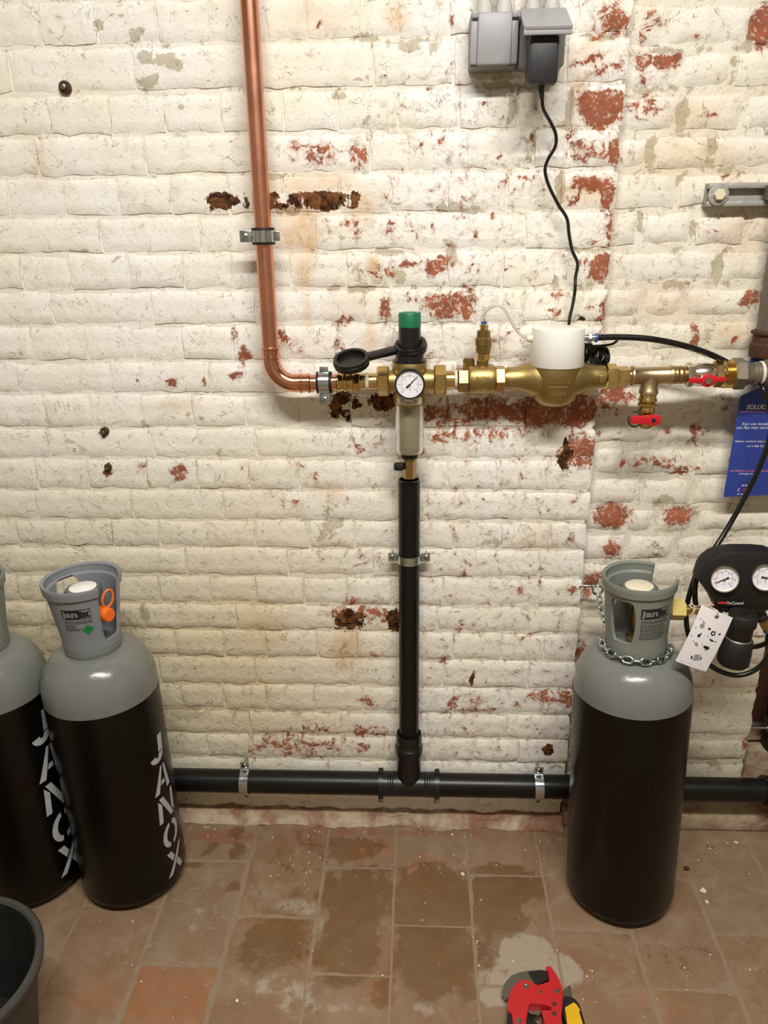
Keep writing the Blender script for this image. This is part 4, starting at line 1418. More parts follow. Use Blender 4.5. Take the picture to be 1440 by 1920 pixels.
tag_scribble(1386, 773, 2.6, 54, 'ink_pink', 20)
tag_line('Kan uw installa', 1390, 797, 6, 53, 'ink_white', .25)
tag_line('uw fles niet verva', 1380, 804, 6, 61, 'ink_white', .25)
tag_line('Neem contact met ons', 1377, 829, 4.6, 64, 'ink_white', .25)
tag_line('+32 2 888 70 89', 1398, 838, 4, 38, 'ink_white', .25)
tag_scribble(1368, 884, 3.4, 80, 'ink_pink', 30)
tag_line('info@soluc', 1385, 889.5, 3.6, 29, 'ink_white', .1)
tag_scribble(1390, 911, 2.6, 16, 'ink_white', 8)
tag_scribble(1382, 927, 2.0, 16, 'ink_white', 8)
tag_line('f', 1382, 922, 8, 3.5, 'ink_white', .1)
part('print_dot', flat(ngon(*tp(1398, 918), .0035), ((0, TY - .0005, 0), X, Z)), 'ink_red', tg)

# ------------------------------------------------------------------ black drain pipes
YD = -0.0315
xd = W(767, 1100, YD).x
zh = W(766, 1470, YD).z
dp = thing('drain_pipe', (xd, YD, zh - .025), 'black plastic drain pipe running down the wall and along the floor, joined by a tee', 'pipe')
ztop = W(768, 902, YD - .01).z
zcol = W(768, 1392, YD - .02).z
part('upright_tube', lathe([(ztop, .0172), (ztop, .0200), (zcol, .0200), (zcol, .0172)], (xd, YD, 0), Z, 40, False, 0, True), 'black_pipe', dp)
part('cut_edge', lathe([(ztop + .0002, .0176), (ztop + .0006, .0180), (ztop + .0006, .0196), (ztop + .0002, .0199)], (xd, YD, 0), Z, 40, False), 'galv', dp)


def zd(py):
    return W(768, py, YD - .026).z


part('tee', join(lathe([(zd(1391), .0205), (zd(1388), .0250), (zd(1395), .0268), (zd(1402), .0268), (zd(1404), .0252), (zd(1410), .0262), (zd(1412), .0288), (zd(1424), .0288), (zd(1427), .0262), (zd(1434), .0250), (zh, .0235)], (xd, YD, 0), Z, 40),
                 lathe([(-.064, .0268), (-.060, .0282), (-.052, .0270), (-.040, .0262), (-.02, .0262), (.02, .0262), (.04, .0262), (.052, .0270), (.060, .0282), (.064, .0268)], (xd, YD, zh), X, 40)), 'black_plastic', dp)
for sx in (-1, 1):
    ribs = []
    for k in range(4):
        ribs.append(lathe([(-.0012, .0262), (0, .0270), (.0012, .0262)], (xd + sx * (.034 + .005 * k), YD, zh), X, 40))
    part('rib', join(*ribs), 'black_plastic', dp)
    cl = part('clamp_ring', lathe([(-.0052, .0270), (-.0048, .0305), (.0048, .0305), (.0052, .0270)], (xd + sx * .060, YD, zh), X, 40), 'black_plastic', dp)
    part('ring_lock', box((xd + sx * .060, YD, zh + .031), (.010, .016, .009), .001), 'black_plastic', cl)
    part('ring_lock', box((xd + sx * .060, YD - .010, zh - .030), (.010, .014, .010), .001), 'black_plastic', cl)
    part('ring_tab', box((xd + sx * .060 + .001, YD - .020, zh - .026), (.008, .004, .010 if sx > 0 else .005), .0008), 'zinc', cl)
SLD = 0.004
hd = V((1, 0, SLD)).normalized()
part('floor_tube', sweep([(-1.28, YD, zh - SLD * 1.2), (xd - .05, YD, zh)], .0250, 40), 'black_pipe', dp)
part('floor_tube', sweep([(xd + .05, YD, zh), (.92, YD, zh + SLD * .9)], .0250, 40), 'black_pipe', dp)
xs_ = W(1430, 1480, YD).x
part('end_socket', lathe([(0, .0258), (.001, .0305), (.008, .0312), (.012, .0290), (.10, .0285)], (xs_, YD, zh + SLD * .7), X, 40), 'black_plastic', dp)


def saddle(c, d, e, r, wdt, label, ear=.019, db=-.004):
    """half-round metal saddle clip with an ear and screw on both sides of the pipe"""
    c, d, e = V(c), V(d).normalized(), V(e).normalized()
    t = thing('pipe_saddle', (c.x, 0, c.z), label, 'pipe clip', 'zinc saddle clips on the drain pipe')
    q_ = r + .0008
    sec = [(-(r + ear), db), (-(r + .006), db), (-(r + .0035), db), (-(q_ + .0006), db + .002), (-q_, db + .005)] + [(-q_ * cos(a), q_ * sin(a)) for a in np.linspace(radians(4), radians(176), 24)] + [(q_, db + .005), (q_ + .0006, db + .002), (r + .0035, db), (r + .006, db), (r + ear, db)]
    vs, fs = [], []
    n = len(sec)
    nr = []
    for i in range(n):
        a, b = sec[max(0, i - 1)], sec[min(n - 1, i + 1)]
        tx_, ty_ = b[0] - a[0], b[1] - a[1]
        L_ = hypot(tx_, ty_)
        nr.append((-ty_ / L_, tx_ / L_))
    th = .0016
    for i in range(n):
        for s in (0, th):
            for wv in (-wdt / 2, wdt / 2):
                vs.append(c + e * (sec[i][0] + nr[i][0] * s) + OUT * (sec[i][1] + nr[i][1] * s) + d * wv)
    for i in range(n - 1):
        a, b = i * 4, i * 4 + 4
        fs += [(a, a + 1, b + 1, b), (a + 2, b + 2, b + 3, a + 3), (a, b, b + 2, a + 2), (a + 1, a + 3, b + 3, b + 1)]
    fs += [(0, 2, 3, 1), ((n - 1) * 4, (n - 1) * 4 + 1, (n - 1) * 4 + 3, (n - 1) * 4 + 2)]
    part('band', (vs, fs), 'zinc', t)
    for s in (-1, 1):
        p = c + e * s * (r + ear * .62) + OUT * (db + .0016)
        sc = part('screw', lathe([(0, .0058), (.0016, .0056), (.003, .0038), (.0032, .0)], p, OUT, 18), 'zinc', t)
        R = Matrix((d, OUT, d.cross(OUT))).transposed() @ Matrix.Rotation(.6, 3, 'Y')
        part('screw_slot', join(box(p + OUT * .0031, (.007, .0008, .0011), 0, R), box(p + OUT * .0031, (.0011, .0008, .007), 0, R)), 'ink', sc)
        part('stud', lathe([(0, .003), (-p.y, .003)], p, -OUT, 10), 'zinc', t)
    return t


saddle((xd, YD, W(768, 1054, YD - .02).z), Z, X, .0205, .017, 'zinc saddle clip across the upright black drain pipe', .0195)
for px, lb in ((456, 'zinc saddle clip on the floor-level drain pipe, nearer to the pair of gas cylinders'), (1013, 'zinc saddle clip on the floor-level drain pipe beside the single chained cylinder')):
    xx = W(px, 1466, YD - .02).x
    saddle((xx, YD, zh + SLD * xx), X, Z, .0255, .0185, lb, .022, -.003)
# ------------------------------------------------------------------ double socket outlet
def fr_at(px, py, Y):
    return W(px, py, Y)


BF = -0.058     # front of the boxes
so = thing('socket_outlet', (W(970, 126, BF).x, 0.0, W(970, 128, BF).z), 'grey surface mounted double socket with hinged covers and white conduits above', 'socket')


def boxpx(x0, y0, x1, y1, Y, depth, bev, rot=None):
    a, b = W(x0, y0, Y), W(x1, y1, Y)
    zt, zb = (a.z + W(x1, y0, Y).z) / 2, (b.z + W(x0, y1, Y).z) / 2
    xl, xr = (a.x + W(x0, y1, Y).x) / 2, (b.x + W(x1, y0, Y).x) / 2
    return box(((xl + xr) / 2, Y + depth / 2, (zt + zb) / 2), (xr - xl, depth, zt - zb), bev), (xl, xr, zb, zt)


g1, e1 = boxpx(881.5, 22, 972, 126, BF + .012, .050, .004)
part('housing', g1, 'socket_dark', so)
g2, e2 = boxpx(974, 20, 1061, 124, BF + .012, .050, .004)
part('housing', g2, 'socket_dark', so)
gl, el_ = boxpx(895, 21, 960, 121, BF, .014, .0035)
part('cover', join(gl, boxpx(882, 27, 972, 120, BF + .006, .010, .003)[0]), 'socket', so)
for hx in (el_[0] - .004, el_[1] + .004):
    part('hinge', box((hx, BF + .006, el_[3] - .003), (.010, .012, .010), .002), 'socket', so)
# raised cover resting on the plug: hinge at the top, tilted outward
hl, hr = W(976, 19, BF), W(1062, 17, BF)
xl, xr = e2[0] - .003, e2[1] - .004
zt = e2[3] - .004
pa = V((0, BF + .004, zt))
pbz = W(1030, 57, -.124)
ln = V((0, pbz.y - pa.y, pbz.z - pa.z))
u_, v_ = X, -ln.normalized()
lid = prism(rrect(xl, 0, xr, ln.length, .004), ((0, pbz.y, pbz.z), u_, v_), .006, .0012)
part('raised_cover', join(lid, box(((xl + xr) / 2, pbz.y + .003, pbz.z - .001), (xr - xl, .006, .008), .0015)), 'socket', so)
for a, b in ((893, 923), (929.5, 960), (983.5, 1013), (1019, 1049)):
    pa_, pb_ = W(a, 20, BF + .03), W(b, 20, BF + .03)
    r_ = (pb_.x - pa_.x) / 2
    part('conduit', join(lathe([(-.004, r_), (.012, r_), (.013, r_ * .86), (.30, r_ * .86)], ((pa_.x + pb_.x) / 2, BF + .03, e1[3]), Z, 28)), 'conduit', so)

# power adapter with its cable
AF = -0.112
ga, ea = boxpx(991, 62, 1049, 157, AF, .034, .006)
ad = thing('power_adapter', ((ea[0] + ea[1]) / 2, AF + .03, ea[2]), 'black plug-in power adapter in the right socket with a long wavy black cable', 'power adapter')
part('case', ga, 'charcoal', ad)
part('seam', boxpx(993, 74, 1046, 150, AF + .03, .040, .004)[0], 'black_plastic', ad)
xs2, zs2 = W(1014, 160, AF + .02), W(1016, 184, AF + .02)
part('strain_relief', sweep([xs2 + Z * .006, xs2, (xs2 + zs2) / 2, zs2], [.0062, .0058, .0045, .0036], 14), 'black_plastic', ad)
cpts = [(1016, 182, .02), (1019, 205, .03), (1032, 229, .05), (1042, 252, .06), (1041, 275, .065), (1027, 300, .07), (1022, 320, .075), (1029, 348, .08), (1047, 384, .082), (1063, 410, .082), (1067, 440, .082), (1073, 470, .082), (1083, 494, .080), (1079, 520, .078), (1078, 545, .074), (1073, 575, .086), (1068, 597, .096), (1068, 622, .103), (1085, 648, .103)]
part('cable', sweep(smooth_path([W(a, b, AF + c) for a, b, c in cpts], 6), .0027, 10), 'black_plastic', ad)

# ------------------------------------------------------------------ gas cylinders
RG = 0.1020


def cyl_pt(a, r, z):
    return V((r * sin(a), -r * cos(a), z))


def guard_geo(r0, r1, z0, z1, open_a, h_open, wins, mid=.55, lip=.0035, th=.006, n=150):
    """valve guard: tapered collar with a side opening and hand slots"""
    def sm(t):
        return t * t * (3 - 2 * t)

    A = [2 * pi * k / n - pi for k in range(n)]
    oa, ob = radians(open_a[0]), radians(open_a[1])
    extra = []
    for e in (oa, ob):
        extra += [e, e - 1e-4, e + 1e-4]
    for w_ in wins:
        extra += [radians(w_[0]), radians(w_[1])]
    A = sorted(set([a for a in A if all(abs(a - e) > .012 for e in extra)] + extra))
    N = len(A)

    def inopen(a):
        return oa < a < ob

    def u0(a):
        if inopen(a):
            f = min((a - oa), (ob - a)) / radians(9)
            if f < 1:
                return h_open + (mid - h_open) * (1 - sqrt(max(0, 1 - (1 - f) ** 2)))
            return h_open
        for wa, wb, lo, hi in wins:
            wa, wb = radians(wa), radians(wb)
            if wa < a < wb:
                f = min(1, min(a - wa, wb - a) / radians(10))
                return mid - (mid - lo) * sqrt(max(0, 1 - (1 - f) ** 2))
        return mid

    def u1(a):
        for wa, wb, lo, hi in wins:
            wa, wb = radians(wa), radians(wb)
            if wa < a < wb:
                f = min(1, min(a - wa, wb - a) / radians(10))
                return mid + (hi - mid) * sqrt(max(0, 1 - (1 - f) ** 2))
        return mid

    def rad(t):
        r = r0 + (r1 - r0) * t
        if t > .845:
            r += lip * min(1, (t - .845) / .02)
        if t < .14:
            r += lip * .5 * min(1, (.14 - t) / .02)
        return r

    rows_lo = [0, .03, .115, .13, .145, .3, .5, .75, 1.0]
    bm = bmesh.new()
    lo_v, up_v = [], []
    for a in A:
        top = u0(a)
        lo_v.append([bm.verts.new(cyl_pt(a, rad(t * (top if k > 4 else mid) if k > 4 else t * .6), z0 + (z1 - z0) * (t * .6 if k <= 4 else .087 + (top - .087) * (t - .145) / .855))) for k, t in enumerate(rows_lo)])
        b = u1(a)
        ups = [b + (.84 - b) * t for t in (0, .25, .5, .75, 1.0)] + [.866, .93, .985, 1.0]
        up_v.append(None if inopen(a) else [bm.verts.new(cyl_pt(a, rad(t) - (.0012 if t == 1.0 else 0), z0 + (z1 - z0) * t)) for t in ups])
    for i in range(N):
        j = (i + 1) % N
        for k in range(len(rows_lo) - 1):
            bm.faces.new((lo_v[i][k], lo_v[j][k], lo_v[j][k + 1], lo_v[i][k + 1]))
        if up_v[i] and up_v[j]:
            for k in range(8):
                bm.faces.new((up_v[i][k], up_v[j][k], up_v[j][k + 1], up_v[i][k + 1]))
    bmesh.ops.remove_doubles(bm, verts=list(bm.verts), dist=.0002)
    bmesh.ops.recalc_face_normals(bm, faces=list(bm.faces))
    # make sure normals point outward, then thicken inward
    f = bm.faces[0] if False else next(iter(bm.faces))
    cc_ = f.calc_center_median()
    if f.normal.dot(V((cc_.x, cc_.y, 0))) < 0:
        bmesh.ops.reverse_faces(bm, faces=list(bm.faces))
    bmesh.ops.solidify(bm, geom=list(bm.faces), thickness=th)
    bm.verts.index_update()
    vs = [v.co.copy() for v in bm.verts]
    fs = [tuple(v.index for v in f.verts) for f in bm.faces]
    bm.free()
    return vs, fs


def ring_half(cx, cy, rx, ry, wx, wy, a0, a1, n=10):
    out = []
    for k in range(n):
        p, q = a0 + (a1 - a0) * k / n, a0 + (a1 - a0) * (k + 1) / n
        out.append([(cx + rx * cos(p), cy + ry * sin(p)), (cx + (rx - wx) * cos(p), cy + (ry - wy) * sin(p)), (cx + (rx - wx) * cos(q), cy + (ry - wy) * sin(q)), (cx + rx * cos(q), cy + ry * sin(q))])
    return out


LET = {
    'J': [[(.52, 1), (.52, .36), (.82, .36), (.82, 1)]] + ring_half(.42, .32, .40, .32, .30, .19, 0, -pi * .92, 8),
    'A': [[(0, 0), (.26, 0), (.52, 1), (.40, 1)], [(.57, 1), (.74, 0), (1, 0), (.68, 1)][::-1], [(.36, .27), (.62, .27), (.60, .44), (.42, .44)]],
    'N': [[(0, 0), (.21, 0), (.21, .70), (0, .93)], [(.06, 1), (.70, 0), (.93, 0), (.30, 1)], [(.80, .30), (1, .04), (1, 1), (.80, 1)]],
    'O': ring_half(.46, .5, .46, .5, .22, .17, radians(98), radians(262)) + ring_half(.54, .5, .46, .5, .22, .17, radians(-82), radians(82)),
    'X': [[(0, 0), (.24, 0), (1, 1), (.78, 1)], [(0, 1), (.32, .54), (.46, .70), (.26, 1)], [(.54, .32), (.74, 0), (1, 0), (.68, .48)]],
}


def gas_cylinder(loc, lean, label, h_paint, h_neck, z_rim, guard, lab_a, stencil=None, cap_a=None, guard_mat='guard', turn=0.0, wheel_col='white_plastic', label_rows=True, green=False, tilt=0.0):
    t = thing('gas_cylinder', loc, label, 'gas cylinder', 'steel gas cylinders standing on the tiles', rot=(radians(tilt), radians(lean), 0))
    P_ = lambda n, g, m, p=t, **k: part(n, g, m, p, local=True, **k)
    r = RG
    P_('body', lathe([(0.0, .070), (.002, .080), (.008, .092), (.018, .100), (.030, r), (h_paint, r)], (0, 0, 0), Z, 72), 'cyl_black')
    hs_ = h_neck - .012
    sh = [(h_paint - .0005, r + .0002)]
    zc_ = hs_ - .075
    if zc_ > h_paint + .004:
        sh.append((zc_, r + .0002))
    for k in range(1, 15):
        a = pi / 2 * k / 14
        rr = .048 + (r - .048) * cos(a) ** .92
        zz = max(h_paint, zc_) + (hs_ - max(h_paint, zc_)) * sin(a)
        sh.append((zz, rr))
    sh += [(h_neck - .006, .050), (h_neck, .049), (h_neck, .03)]
    P_('shoulder', lathe(sh, (0, 0, 0), Z, 72), 'cyl_grey')
    r0, r1, oa, ho, wins = guard
    z0, z1 = h_neck - .004, z_rim
    gd = P_('valve_guard', guard_geo(r0, r1, z0, z1, oa, ho, wins), guard_mat)
    # valve
    vz = z0 + .005
    P_('guard_floor', lathe([(vz, r0 - .004), (vz + .003, r0 - .004)], (0, 0, 0), Z, 40), guard_mat)
    vl = P_('valve', join(lathe([(vz, .017), (vz + .012, .017), (vz + .014, .013), (vz + .074, .013), (vz + .076, .010), (z_rim - .040, .010)], (0, 0, 0), Z, 24)), 'brass_dark')
    zw = z_rim - .030
    P_('handwheel', lathe([(zw - .010, .018), (zw - .008, .028), (zw - .004, .0315), (zw + .006, .0315), (zw + .009, .029), (zw + .0095, .024)], (0, 0, 0), Z, 40), 'wheel')
    P_('wheel_disc', lathe([(zw + .008, .0235), (zw + .0105, .0235), (zw + .0112, .0225)], (0, 0, 0), Z, 40), wheel_col)
    if cap_a is not None:
        a = radians(cap_a)
        dr = V((sin(a), -cos(a), 0))
        zo = vz + .064
        P_('outlet', lathe([(.008, .0095), (.030, .0095), (.031, .0105), (.040, .0105)], V((0, 0, zo)), dr, 20), 'brass', vl)
        cp_ = P_('outlet_cap', lathe([(.034, .0110), (.0355, .0124), (.056, .0124), (.058, .0112)], V((0, 0, zo)), dr, 28), 'orange', label='orange plastic outlet cap')
        side = V((cos(a), sin(a), 0))
        c0 = V((0, 0, zo)) + dr * .046 + Z * .025 + side * .011
        P_('cap_loop', join(sweep([c0 + (side * .55 + dr * .2).normalized() * (.0098 * cos(q)) + Z * (.0150 * sin(q)) + side * .004 * sin(q) for q in np.linspace(0, 2 * pi, 30)[:-1]], .0019, 8, False, True)), 'orange', cp_)
    # printed label on the guard
    hh = z1 - z0

    def on_guard(x, y):
        tt = (y - z0) / hh
        rr = r0 + (r1 - r0) * tt + .0005
        return cyl_pt(radians(lab_a) + x / rr, rr, y)

    k = (r0 + r1) / 2
    zl = z0 + hh * .66
    w2 = .0245
    wr_ = lambda pts, fs: wrap(pts, fs, on_guard, .004)
    rect = lambda x0, y0, x1, y1: ([(x0, zl + y0), (x1, zl + y0), (x1, zl + y1), (x0, zl + y1)], [(0, 1, 2, 3)])
    lab = [wr_(*rect(-w2 - .001, -.0095, .006, .0095)), wr_(*rect(.006, .0082, w2, .0095)), wr_(*rect(.006, -.0095, w2, -.0082)), wr_(*rect(w2 - .001, -.0095, w2, .0095)),
           wr_(*rect(.006, -.0065, .010, .0065))]
    pts, fs = text2d('ox', .019, bold=.0012)
    xx = [p[0] for p in pts]
    sc_ = .0165 / (max(xx) - min(xx))
    lab.append(wr_([(p[0] * sc_ + .0065, zl - .0055 + p[1]) for p in pts], fs))
    pts, fs = text2d('WWW.JANOX.EU', .0068)
    xx = [p[0] for p in pts]
    sc_ = 2 * w2 / (max(xx) - min(xx))
    lab.append(wr_([(p[0] * sc_ - w2, zl - .0170 + p[1]) for p in pts], fs))
    lab.append(wr_(*rect(-w2, -.0186, w2, -.0180)))
    rs = random.Random(3)
    for i in range(9 if label_rows else 4):
        y = -.0225 - .0033 * i
        x = -w2
        xe = w2 * rs.uniform(.6, 1.0) if label_rows else rs.uniform(-.006, .004)
        while x < xe:
            q = rs.uniform(.003, .007)
            lab.append(wr_(*rect(x, y, min(x + q, xe), y + .0010)))
            x += q + .0008
    lb = P_('label_print', join(*lab), 'ink', gd)
    pts, fs = text2d('jan', .0165, bold=.0006)
    xx = [p[0] for p in pts]
    sc_ = .0275 / (max(xx) - min(xx))

    def on_guard2(x, y):
        p = on_guard(x, y)
        n_ = V((p.x, p.y, 0)).normalized()
        return p + n_ * .0004
    P_('label_lettering', wrap([(p[0] * sc_ - w2 + .001, zl - .0045 + p[1]) for p in pts], fs, on_guard2, .004), guard_mat, gd)
    if green:
        P_('hazard_diamond', wrap([(.004, zl - .032), (.0145, zl - .0425), (.025, zl - .031), (.0145, zl - .0215)], [(0, 1, 2, 3)], on_guard2, .004), 'greenlabel', gd)
        P_('hazard_bottle', wrap([(.010, zl - .0335), (.019, zl - .0300), (.019, zl - .0285), (.010, zl - .0320)], [(0, 1, 2, 3)], on_guard2, .004), 'ink', gd)
    if stencil:
        a0, zt0, lh, pitch, lw = stencil
        for i, ch in enumerate('JANOX'):
            zb0 = zt0 - lh - pitch * i
            gs = []
            for poly in LET[ch]:
                pp = [((p[0] - .5 + .1 * (p[1] - .5)) * lw, zb0 + p[1] * lh) for p in poly]
                gs.append(wrap(pp, [tuple(range(len(pp)))], lambda x, y: cyl_pt(radians(a0) + x / r, r + .0004, y), .005))
            P_('stencil_letter', join(*gs), 'stencil')
    return t


CR = gas_cylinder((.403, -.182, .001), -2.4, 'single black gas cylinder with grey shoulder, chained to the wall and fitted with a regulator', .470, .558, .688,
                  (.0495, .0590, (72, 142), .16, [(-68, -18, .20, .80), (-150, -116, .45, .74)]), 16, guard_mat='guard_b', wheel_col='ivory')
CL = gas_cylinder((-.575, -.176, .001), -1.4, 'black gas cylinder with orange cap and JANOX stencil, in full view at left', .445, .544, .672,
                  (.0475, .0650, (46, 104), .17, [(-152, -98, .40, .84)]), 8, stencil=(75, .356, .0550, .0655, .048), cap_a=64, label_rows=False, green=True)
CLL = gas_cylinder((-.781, -.185, .001), -1.4, 'black gas cylinder cut off by the left edge, behind the bucket', .445, .544, .672,
                   (.0475, .0630, (25, 84), .17, [(-152, -98, .40, .84)]), -40, stencil=(75, .412, .0640, .0750, .058), cap_a=50, guard_mat='guard_b', label_rows=False)

# ------------------------------------------------------------------ regulator with two gauges on the chained cylinder
YG = -0.215    # front of the regulator body
rg = thing('gas_regulator', W(1398, 1250, -.19), 'black gas regulator with two round gauges and a black adjusting knob', 'regulator')
mx = 1398


def sym(pts):
    return [(px, py) for px, py in pts]


half = [(1308, 1078), (1313, 1062), (1322, 1049), (1337, 1038), (1356, 1031), (1380, 1029)]
lowr = [(1398, 1136), (1368, 1136), (1344, 1133), (1334, 1122), (1322, 1104), (1311, 1091)]


def mirror(px, py):
    return (2 * mx - px, py + (mx - px) * .01)


outline = [(1398, 1029)] + half[::-1] + [(1306, 1083)] + lowr[::-1]
outline = outline + [mirror(*p) for p in lowr[1:]] + [mirror(1306, 1083)] + [mirror(*p) for p in half]
pl2 = [W(a, b, YG + .012) for a, b in outline]
poly = [(p.x, p.z) for p in pl2]
poly = poly if sum((poly[i][0] * poly[(i + 1) % len(poly)][1] - poly[(i + 1) % len(poly)][0] * poly[i][1]) for i in range(len(poly))) > 0 else poly[::-1]
rb_ = part('body', prism(poly, ((0, YG + .040, 0), X, Z), .040, .007), 'black_matte', rg)
low = [(1336, 1122), (1452, 1122), (1446, 1140), (1434, 1150), (1362, 1150), (1346, 1144)]
p2 = [W(a, b, YG + .004) for a, b in low]
p2 = [(p.x, p.z) for p in p2][::-1]
part('neck', prism(p2, ((0, YG + .040, 0), X, Z), .036, .003), 'black_matte', rg)
for px, py, nd, mk in ((1359.5, 1087, 207, ['0', '5', '10', '15', '20', '25']), (1437, 1084, -5, ['0', '1', '2', '3', '4', '5'])):
    c = W(px, py, YG - .006)
    gg = gauge(rg, c, (-.12, -1, .12), .0228, 'nickel', nd, mk, depth=.012, rim=.0022)
o_ = W(1345, 1131, YG - .003)
part('lettering', text('ProControl', (V((W(1361, 1132, YG).x, YG - .0004, W(1361, 1132, YG + .002).z)), X, Z), .0085, shear=.2, fit=.028), 'ink_white', rg)
part('red_badge', flat([(0, 0), (.0155, 0), (.016, .004), (0, .004)], (V((W(1345, 1132, YG).x, YG - .0004, W(1345, 1132, YG).z)), X, Z)), 'ink_red', rg)
# adjusting knob: bonnet, neck, grip
kt, kb = W(1393, 1160, -.236), W(1373, 1243, -.234)
kd = (kb - kt).normalized()
L_ = (kb - kt).length
part('bonnet', lathe([(-.010, .0215), (-.008, .0230), (.010, .0225), (.013, .0205), (.015, .0195), (.034, .0195), (.036, .018)], kt, kd, 36), 'black_matte', rg)
grip = []
n_ = 72
prof = [(.034, .0200), (.037, .0232), (.060, .0256), (L_ - .004, .0256), (L_, .0230)]
vs, fs = lathe(prof, kt, kd, n_)
ax_, uu, vv = basis(kd)
vs = [V(v) for v in vs]
for i, v in enumerate(vs):
    if (i % n_) % 4 == 0 and n_ < i < 4 * n_:
        rel = v - kt
        s = rel.dot(ax_)
        vs[i] = kt + ax_ * s + (rel - ax_ * s) * .975
part('knob', (vs, fs), 'black_rubber', rg, flat_angle=60)
part('knob_ring', lathe([(.034, .0203), (.0355, .0216), (.037, .0203)], kt, kd, 36), 'galv', rg)
# inlet: brass stem and yellow hexagon nut towards the cylinder valve
YN = -.182
n0, n1 = W(1255, 1142, YN), W(1282, 1143, YN)
ni = part('inlet_nut', hexbar(0, (n1 - n0).length, .0185, n0, n1 - n0, .1, .05), 'yellow_nut', rg)
n2 = W(1352, 1144, YN)
part('inlet_stem', join(lathe([(0, .0080), ((n2 - n1).length, .0080)], n1, n2 - n1, 24), lathe([(-.04, .0075), (.001, .0075)], n1, n2 - n1, 20)), 'brass', rg)
part('cable_tie', sweep([W(1296, 1145, YN) + V((.004 * sin(t), -.0092 * cos(t), .0092 * sin(t))) for t in np.linspace(0, 2 * pi, 20)[:-1]], .0014, 8, False, True), 'ivory', rg)
# hose tail on the right
q0, q1 = W(1421, 1142, YG + .02), W(1442, 1186, YG + .02)
part('outlet_fitting', join(lathe([(-.008, .0075), (.012, .0075), (.013, .0095), (.022, .0095)], q0, q1 - q0, 20)), 'black_matte', rg)
of = part('outlet_brass', join(hexbar(.020, .040, .0092, q0, q1 - q0), lathe([(.038, .007), (.046, .007)], q0, q1 - q0, 18)), 'brass_dark', rg)
part('outlet_collar', lathe([(.044, .0078), (.048, .0078)], q0, q1 - q0, 18), 'blue', rg)

# gas hose: from the galvanised line down, coiled once round the regulator
hp = [(1421, 716, -.050), (1430, 728, -.072), (1440, 755, -.078), (1446, 800, -.078), (1434, 850, -.078), (1410, 905, -.078), (1376, 970, -.082), (1342, 1025, -.10), (1313, 1062, -.125), (1297, 1100, -.14), (1287, 1145, -.145), (1291, 1190, -.145), (1312, 1228, -.15),
      (1345, 1256, -.16), (1385, 1266, -.165), (1424, 1250, -.165), (1449, 1210, -.16), (1462, 1150, -.15), (1458, 1080, -.145), (1430, 1042, -.145), (1385, 1030, -.145), (1340, 1040, -.145), (1312, 1070, -.148), (1303, 1105, -.150), (1310, 1150, -.150), (1345, 1190, -.152), (1400, 1212, -.165), (1436, 1206, -.185), (1441, 1192, -.193)]
hw = smooth_path([W(a, b, c) for a, b, c in hp], 8)
solo('gas_hose', sweep(hw, .0046, 14), 'hose', 'long black gas hose looping from the galvanised line around the regulator', 'hose')

# white instruction tag
TG = -0.252
cs = [W(1266, 1239, TG), W(1323.5, 1259, TG + .002), W(1374, 1158, TG + .006), W(1315.5, 1133, TG + .004)]
it = thing('instruction_tag', cs[0], 'white paper instruction tag tied to the regulator inlet', 'tag')
ori = cs[0]
uT = (cs[1] - cs[0])
vT = (cs[3] - cs[0])
nT = uT.cross(vT).normalized()


def tpt(a, b, lift=0.0):
    bend = .0035 * sin(pi * b) * (1 - .3 * a) + .002 * sin(pi * a)
    top = cs[3].lerp(cs[2], a)
    bot = cs[0].lerp(cs[1], a)
    return bot.lerp(top, b) + nT * (bend + lift)


vs, fs = [], []
NA, NB = 8, 14
for s in (0, .0005):
    for j in range(NB + 1):
        for i in range(NA + 1):
            vs.append(tpt(i / NA, j / NB, s))
K = (NA + 1) * (NB + 1)
for j in range(NB):
    for i in range(NA):
        a = j * (NA + 1) + i
        fs.append((a, a + NA + 1, a + NA + 2, a + 1))
        fs.append((K + a, K + a + 1, K + a + NA + 2, K + a + NA + 1))
for i in range(NA):
    fs += [(i, i + 1, K + i + 1, K + i), (NB * (NA + 1) + i + 1, NB * (NA + 1) + i, K + NB * (NA + 1) + i, K + NB * (NA + 1) + i + 1)]
for j in range(NB):
    a, b = j * (NA + 1), (j + 1) * (NA + 1)
    fs += [(b, a, K + a, K + b), (a + NA, b + NA, K + b + NA, K + a + NA)]
part('paper', (vs, fs), 'white_card', it)


def tpoly(poly, ar=1.75):
    return [tpt(a, b, .0009) for a, b in poly], [tuple(range(len(poly)))]


def tdisc(a, b, r, n=12, ry=None):
    return tpoly([(a + r * cos(2 * pi * k / n), b + (ry or r * .56) * sin(2 * pi * k / n)) for k in range(n)])


blk, gry = [], []
gear = []
for k in range(16):
    rr = .085 if k % 2 == 0 else .062
    gear.append((.63 + rr * cos(2 * pi * k / 16), .655 + rr * .56 * sin(2 * pi * k / 16)))
blk += [tpoly(gear), tdisc(.47, .70, .045, ry=.018), tpoly([(.80, .655), (.84, .66), (.86, .70), (.80, .69)]), tdisc(.27, .535, .045), tpoly([(.26, .55), (.30, .55), (.33, .59), (.29, .59)]), tdisc(.60, .40, .07, ry=.026), tdisc(.67, .40, .06, ry=.024), tpoly([(.62, .35), (.70, .36), (.70, .375), (.61, .365)]),
        tpoly([(.36, .13), (.40, .13), (.38, .19), (.34, .18)]), tpoly([(.62, .16), (.66, .17), (.64, .23), (.61, .22)]), tpoly([(.60, .535), (.72, .52), (.74, .545), (.62, .56)]), tpoly([(.74, .53), (.86, .54), (.86, .546), (.74, .54)])]
